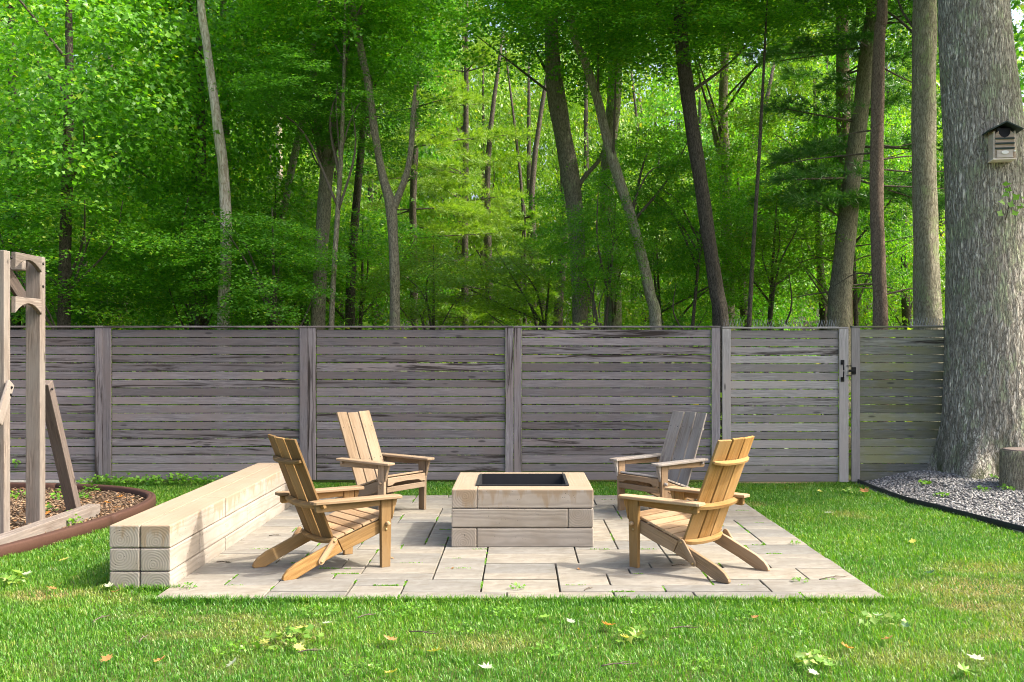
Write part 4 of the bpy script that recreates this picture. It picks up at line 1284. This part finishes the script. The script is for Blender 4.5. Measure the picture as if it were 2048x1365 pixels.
leafy('thin trunked maple spreading its canopy over the dark leaning trunk', 3.05, 13.5, [('mid', -.9, 0, 6.3, 1.5, .85), ('mid', -2.6, .3, 6.6, 1.3, .7), ('mid', .6, .2, 6.5, 1.2, .7)], 7.0, .03, M['bark_dark'], limbs=0)
leafy('slim maple with leaves across the mossy fork', -2.75, 14.3, [('dark', -.2, 0, 5.3, 1.1, .6), ('mid', .1, 0, 6.8, 1.3, .8)], 7.2, .04, M['bark_grey'])
leafy('leafy sapling standing before the thick curving trunk', 1.15, 15.1, [('mid', 0, 0, 3.1, .85, .75)], 3.8, .03, name='maple_sapling')
leafy('leafy sapling close behind the dark leaning trunk', 2.6, 15.6, [('mid', .1, 0, 3.6, .9, 1.0)], 4.5, .03, name='maple_sapling')
leafy('bushy sapling in the shade left of the mossy fork', -4.4, 17.2, [('mid', .2, 0, 3.4, 1.5, 1.1)], 4.4, .04, name='maple_sapling')
leafy('sapling between the slim reddish pine and the lichen spotted trunk', 5.6, 16.5, [('mid', .1, .3, 4.2, 1.2, 1.9)], 6.0, .04, name='maple_sapling')

G2 = 'trees deep in the woods'
rows = [(20.5, (-9.5, -6.8, -3.9, 4.6, 8.2), (4.6, 5.6), 1.5, ('mid', 'light', 'mid')),
        (24.0, (-12, -8.6, -5.6, 3.0, 6.2, 9.6), (6.2, 7.6), 1.8, ('light', 'mid', 'light')),
        (28.0, (-14, -10.5, -7.2, -3.6, -.6, 2.3, 5.4, 8.8, 12.4), (9.6, 11.4), 2.2, ('far', 'far', 'far_mid')),
        (33.5, (-17, -13, -9, -5.4, -1.8, 1.6, 5.2, 8.8, 13), (13.0, 15.5), 2.7, ('far',)),
        (39.0, (-20, -15.5, -11, -7, -3, 1.5, 5.5, 10, 14.5), (16.0, 19.5), 3.3, ('far',))]
for Y0, xs, hr, rx, kinds in rows:
    for x in xs:
        h = trng.uniform(*hr)
        leafy('low leafy tree of the woods, bushy under the tall trunks' if Y0 < 23 else 'leafy tree of middle height deep in the woods' if Y0 < 26 else 'tall leafy tree deep in the woods', x + trng.uniform(-.5, .5), Y0 + trng.uniform(-1.2, 1.2),
              [(trng.choice(kinds), 0, 0, h * .60, rx * trng.uniform(.9, 1.2), h * .42)], h, .10, M['bark_dark'], G2, 'forest_tree', 4)
G3 = 'bare dark trunks deep in the woods'
for k in range(34):
    Y = trng.uniform(24, 35)
    px = trng.uniform(20, 1880)
    x = (px - CX) / FPX * Y
    r = trng.uniform(.06, .15)
    o = link('forest_tree', tube_mesh('forest_tree', smooth_path([(0, 0, -.1, r * 1.2), (trng.uniform(-.1, .1), 0, 2.5, r), (trng.uniform(-.3, .3), 0, trng.uniform(5, 7.5), r * .7), (trng.uniform(-.5, .5), 0, 9.5, r * .3)], 5), 10, M['bark_dark'], rough=.05), None, (x, Y, 0))
    tag(o, 'bare dark trunk among the trees deep in the woods', 'tree trunk', G3)

# far-off woods: one mass of foliage behind everything
def far_woods():
    P_, N_ = [], []
    for k in range(26):
        x = -30 + 60 * k / 25 + trng.uniform(-1.2, 1.2)
        Y = trng.uniform(44, 56)
        h = trng.uniform(16, 23)
        p, nr, _ = spray_points(85, 40, 3.6, h * .52, 1.1, .4)
        P_.append(p + np.array([x, Y, h * .5])); N_.append(nr)
    p, nr = np.concatenate(P_), np.concatenate(N_)
    return leaves_mesh('far_woods', p, rng.uniform(.2, .38, len(p)), nr, M['leaf_light'])
tag(link('far_woods', far_woods()), 'far-off mass of sunlit foliage closing the woods', 'woods', kind='stuff')

def undergrowth():
    n = 26000
    px = rng.uniform(-200, 2200, n)
    Y = rng.uniform(12.6, 24, n)
    x = (px - CX) / FPX * Y
    h = 1.1 + .9 * np.sin(x * 1.3 + Y) * np.sin(x * .7 - Y * .9) + .35 * (Y - 12.6) / 8
    z = rng.uniform(0, 1, n) ** .7 * np.clip(h, .3, 2.2)
    return leaves_mesh('undergrowth', np.column_stack([x, Y, z]), rng.uniform(.07, .14, n), np.array([0, -.3, 1.0]) + rng.normal(size=(n, 3)) * .6, M['leaf_light'])
tag(link('undergrowth', undergrowth()), 'leafy undergrowth on the forest floor behind the fence', 'undergrowth', kind='stuff')

# ------------------------------------------------------------------ small plants, fallen leaves, twigs
LW = leaf_mat('lawn_weed_leaf', [(0.0, (0.08, 0.20, 0.02)), (0.7, (0.15, 0.28, 0.035)), (1.0, (0.30, 0.36, 0.10))], 0.35)
def plant(name, label, loc, n, rad, h, lsize, group=None, mat=None):
    root = empty(name, loc)
    tag(root, label, 'weed', group)
    a = rng.uniform(0, 6.28, n); r = rad * np.sqrt(rng.uniform(0, 1, n))
    p = np.column_stack([r * np.cos(a), r * np.sin(a), h * rng.uniform(.25, 1, n) * (1 - .5 * r / rad)])
    nr = np.array([0, -.25, 1.0]) + rng.normal(size=(n, 3)) * .45
    link('foliage', leaves_mesh('foliage', p, lsize * rng.uniform(.6, 1.2, n), nr, mat or M['weed']), root)
    bm = bmesh.new()
    for q in p[:: max(1, n // 10)]:
        a_, b_ = Vector((q[0] * .3, q[1] * .3, -.03)), Vector(q)
        u = Vector((.002, 0, 0)); w = Vector((0, .002, 0))
        v = [bm.verts.new(a_ + u), bm.verts.new(a_ - u), bm.verts.new(a_ + w), bm.verts.new(b_)]
        bm.faces.new((v[0], v[1], v[3])); bm.faces.new((v[1], v[2], v[3])); bm.faces.new((v[2], v[0], v[3]))
    link('stems', finish(bm, 'stems', M['weed']), root)
for px, py in ((128, 985), (118, 1000), (95, 1025), (170, 1000), (182, 985), (150, 1052), (140, 1040), (20, 1000), (45, 995), (160, 975)):
    Y = CH * FPX / (py - HY)
    plant('weed', 'green leafy weed sprouting in the mulch bed', ((px - CX) / FPX * Y, Y, 0), 26, .09, .11, .045, 'weeds in the mulch bed')
for k in range(16):
    px = 195 + k * 17 + trng.uniform(-5, 5)
    plant('ground_ivy', 'bright ground ivy growing along the foot of the long fence', (fx(px), FY - .14 - trng.uniform(0, .10), 0), 34, .11, .13, .05, 'ground ivy along the fence foot')
plant('ivy_sprig', 'single light green sprig on the fence behind the play frame', (fx(26) * .99, FY - .06, .20), 7, .06, .08, .06)
for px, py, in ((1880, 985), (1850, 970), (1985, 965), (1965, 990), (2010, 1000)):
    Y = 10.9 if py < 980 else 10.3
    plant('weed', 'small weed growing through the grey gravel', ((px - CX) / FPX * Y, Y, float(grav_z(np.array([(px - CX) / FPX * Y]), np.array([Y]))[0])), 18, .09, .08, .045, 'weeds in the gravel')
for px, py in ((377, 1178), (545, 1028), (1590, 1090), (1600, 1165), (1035, 1178)):
    Y = CH * FPX / (py - HY)
    plant('grass_tuft', 'green weed tuft sprouting from a patio joint', ((px - CX) / FPX * Y, Y, 0), 22, .05, .05, .022, 'weed tufts in the patio joints')
for px, py, n_, rad in ((565, 1286, 16, .16), (600, 1275, 12, .12), (1270, 1276, 10, .12), (1640, 1330, 10, .12), (25, 1165, 12, .12), (1760, 1243, 10, .14), (1700, 985, 8, .08)):
    Y = CH * FPX / (py - HY)
    plant('broadleaf_weed', 'broad leaved pale green weed growing in the lawn', ((px - CX) / FPX * Y, Y, -.01), n_ * 2, rad, .075, .05, 'broad leaved lawn weeds', LW)
for px, py in ((800, 1222), (830, 1216), (1010, 1225), (640, 1222), (1290, 1222), (290, 1245), (470, 1300), (930, 1255), (1480, 1228), (1580, 1262), (720, 1335), (1100, 1300), (1400, 1330)):
    Y = CH * FPX / (py - HY)
    plant('clover_patch', 'low patch of clover among the lawn grass', ((px - CX) / FPX * Y, Y, -.005), 60, .12, .035, .02, 'clover patches in the lawn')
# sprout on the oak trunk
sp = empty('oak_sprout', (5.40, 11.04, 2.95))
tag(sp, 'small leafy sprout growing out of the oak trunk below the birdhouse', 'sprout')
link('stem', tube_mesh('stem', smooth_path([(0, .06, 0, .008), (-.02, -.06, .12, .006), (.0, -.08, .3, .004), (-.05, -.1, .42, .002)], 5), 6, M['branch']), sp)
spp = np.array([(-.05, -.1, .42), (-.07, -.12, .30), (.05, -.1, .28), (.0, -.1, .2), (-.10, -.1, .22), (.09, -.11, .16), (-.03, -.1, .36), (.13, -.08, .2), (.03, -.12, .1), (-.12, -.1, .1), (.16, -.06, .27)])
link('foliage', leaves_mesh('foliage', spp, np.full(len(spp), .10), np.array([0, -1, .6]) + rng.normal(size=spp.shape) * .4, M['weed']), sp)
sp2 = empty('oak_branch', (6.02, 11.2, 3.0))
tag(sp2, 'leafy low oak branch hanging at the right of the trunk', 'branch')
link('stem', tube_mesh('stem', smooth_path([(-.35, .1, .55, .02), (.1, -.1, .9, .014), (.45, -.2, 1.4, .008), (.6, -.3, 2.2, .004)], 5), 6, M['branch']), sp2)
p_, n_, _ = spray_points(14, 26, .42, 1.15, .22, .2)
link('foliage', leaves_mesh('foliage', p_ + np.array([.32, -.15, 1.4]), rng.uniform(.08, .13, len(p_)), n_ + np.array([0, -.8, 0]), M['leaf_mid']), sp2)

OAKLEAF = [(0, 0), (.10, .12), (.30, .10), (.22, .28), (.46, .38), (.24, .46), (.36, .68), (.14, .68), (0, 1), (-.14, .68), (-.36, .68), (-.24, .46), (-.46, .38), (-.22, .28), (-.30, .10), (-.10, .12)]
def curled_leaf(name, size, curl, mat):
    bm = bmesh.new()
    c = bm.verts.new((0, -.05 * size, .0))
    def pos(x, y): return (x * size, (y - .5) * size, curl * size * (x * x * 1.6 + (y - .5) ** 2 * .8))
    vs_ = [bm.verts.new(pos(x, y)) for x, y in OAKLEAF]
    for i in range(len(vs_)):
        bm.faces.new((c, vs_[i], vs_[(i + 1) % len(vs_)]))
    return finish(bm, name, mat)
LC = {'green': leaf_mat('fallen_green_leaf', [(0, (.14, .30, .03)), (1, (.20, .36, .05))], .25), 'yellow': leaf_mat('fallen_yellow_leaf', [(0, (.42, .40, .06)), (1, (.5, .46, .1))], .25),
      'pale': leaf_mat('fallen_pale_leaf', [(0, (.30, .36, .22)), (1, (.36, .40, .27))], .2), 'brown': leaf_mat('fallen_brown_leaf', [(0, (.30, .12, .035)), (1, (.42, .20, .07))], .2),
      'orange': leaf_mat('fallen_orange_leaf', [(0, (.45, .16, .02)), (1, (.5, .2, .03))], .3), 'dark': leaf_mat('fallen_dark_leaf', [(0, (.03, .09, .03)), (1, (.05, .12, .04))], .2)}
WORD = {'green': 'light green', 'yellow': 'yellow green', 'pale': 'pale upturned', 'brown': 'dry brown', 'orange': 'bright orange', 'dark': 'dark green'}
LM = {k: [curled_leaf('leaf', .085, c, m) for c in (.25, .6)] for k, m in LC.items()}
def fallen(kind, px, py, size=1.0, label=None, z=None):
    Y = CH * FPX / (py - HY)
    onp = PX0 < (px - CX) / FPX * Y < PX1 and PY0 < Y < PY1
    me = LM[kind][trng.randrange(2)]
    o = link('fallen_leaf', me, None, ((px - CX) / FPX * Y, Y, z if z is not None else (.006 if onp else .012)))
    o.scale = (size,) * 3
    o.rotation_euler = (trng.uniform(-.45, .45), trng.uniform(-.45, .45), trng.uniform(0, 6.28))
    tag(o, label or (WORD[kind] + ' fallen leaf lying on the lawn grass'), 'leaf', 'fallen leaves')
fallen('brown', 1728, 988, 1.6, 'rust red curled oak leaf on the lawn near the gravel edging', .03)
for k, px, py in (('green', 560, 1275), ('green', 585, 1290), ('yellow', 530, 1288), ('green', 612, 1268), ('yellow', 600, 1300), ('pale', 655, 1250), ('yellow', 605, 1262),
                  ('brown', 212, 1322), ('brown', 322, 1325), ('yellow', 868, 1308), ('orange', 1215, 1255), ('green', 1270, 1275), ('yellow', 1250, 1280), ('green', 1288, 1274),
                  ('pale', 1140, 1246), ('green', 1090, 1237), ('pale', 970, 1340), ('yellow', 785, 1350), ('green', 1640, 1325), ('pale', 1625, 1350), ('green', 1660, 1335), ('yellow', 1655, 1322),
                  ('dark', 1700, 1230), ('pale', 1755, 1235), ('dark', 1810, 1255), ('green', 1795, 1238), ('pale', 1893, 1142), ('dark', 1860, 1150), ('brown', 1775, 1283), ('orange', 1695, 1300),
                  ('pale', 1658, 1028), ('pale', 55, 1150), ('yellow', 20, 1160), ('green', 35, 1148), ('yellow', 130, 1122), ('brown', 103, 1180), ('pale', 218, 1175), ('brown', 230, 1188),
                  ('yellow', 1825, 1085), ('green', 1770, 1000), ('yellow', 1640, 985), ('brown', 780, 1285), ('pale', 1950, 1320), ('green', 1930, 1345), ('dark', 1945, 1350), ('brown', 1510, 1240), ('pale', 465, 1330)):
    fallen(k, px, py, trng.uniform(.7, 1.15))
for k, px, py in (('brown', 785, 1118), ('brown', 905, 1138), ('brown', 1157, 1140)):
    fallen(k, px, py, .4, 'tiny dry brown leaf lying on the patio stones')
for k, px, py in (('orange', 240, 1000), ('orange', 215, 1012), ('brown', 93, 1018), ('orange', 95, 1034)):
    fallen(k, px, py, .9, 'orange dead leaf lying on the mulch chips', .03)
def twig(px, py, L, ang, label, z=.01):
    Y = CH * FPX / (py - HY)
    root = empty('twig', ((px - CX) / FPX * Y, Y, z), ang)
    tag(root, label, 'twig', 'fallen twigs')
    link('stick', tube_mesh('stick', smooth_path([(-L / 2, 0, 0, .004), (-L * .1, L * .06, .006, .0035), (L * .2, L * .02, .004, .003), (L / 2, L * .1, .002, .0015)], 4), 5, M['branch']), root)
    link('side_shoot', tube_mesh('side_shoot', smooth_path([(0, L * .05, .005, .003), (L * .15, L * .18, .006, .002), (L * .3, L * .22, .003, .001)], 4), 5, M['branch']), root)
for px, py, L, a in ((447, 1127, .12, -.4), (550, 1073, .10, .1), (1670, 1158, .24, .3), (1360, 1133, .12, 0), (1250, 1197, .06, .2), (1330, 1048, .35, .05), (1178, 1180, .09, .8)):
    twig(px, py, L, a, 'thin dry twig lying on the patio stones', .005)
for px, py, L, a in ((845, 1275, .16, -.4), (735, 1240, .12, .6), (1240, 1340, .18, .1), (1370, 1265, .16, .0), (205, 1245, .14, 1.2), (290, 1285, .13, 1.5), (620, 1312, .12, .2)):
    twig(px, py, L, a, 'dry twig caught in the lawn grass', .022)
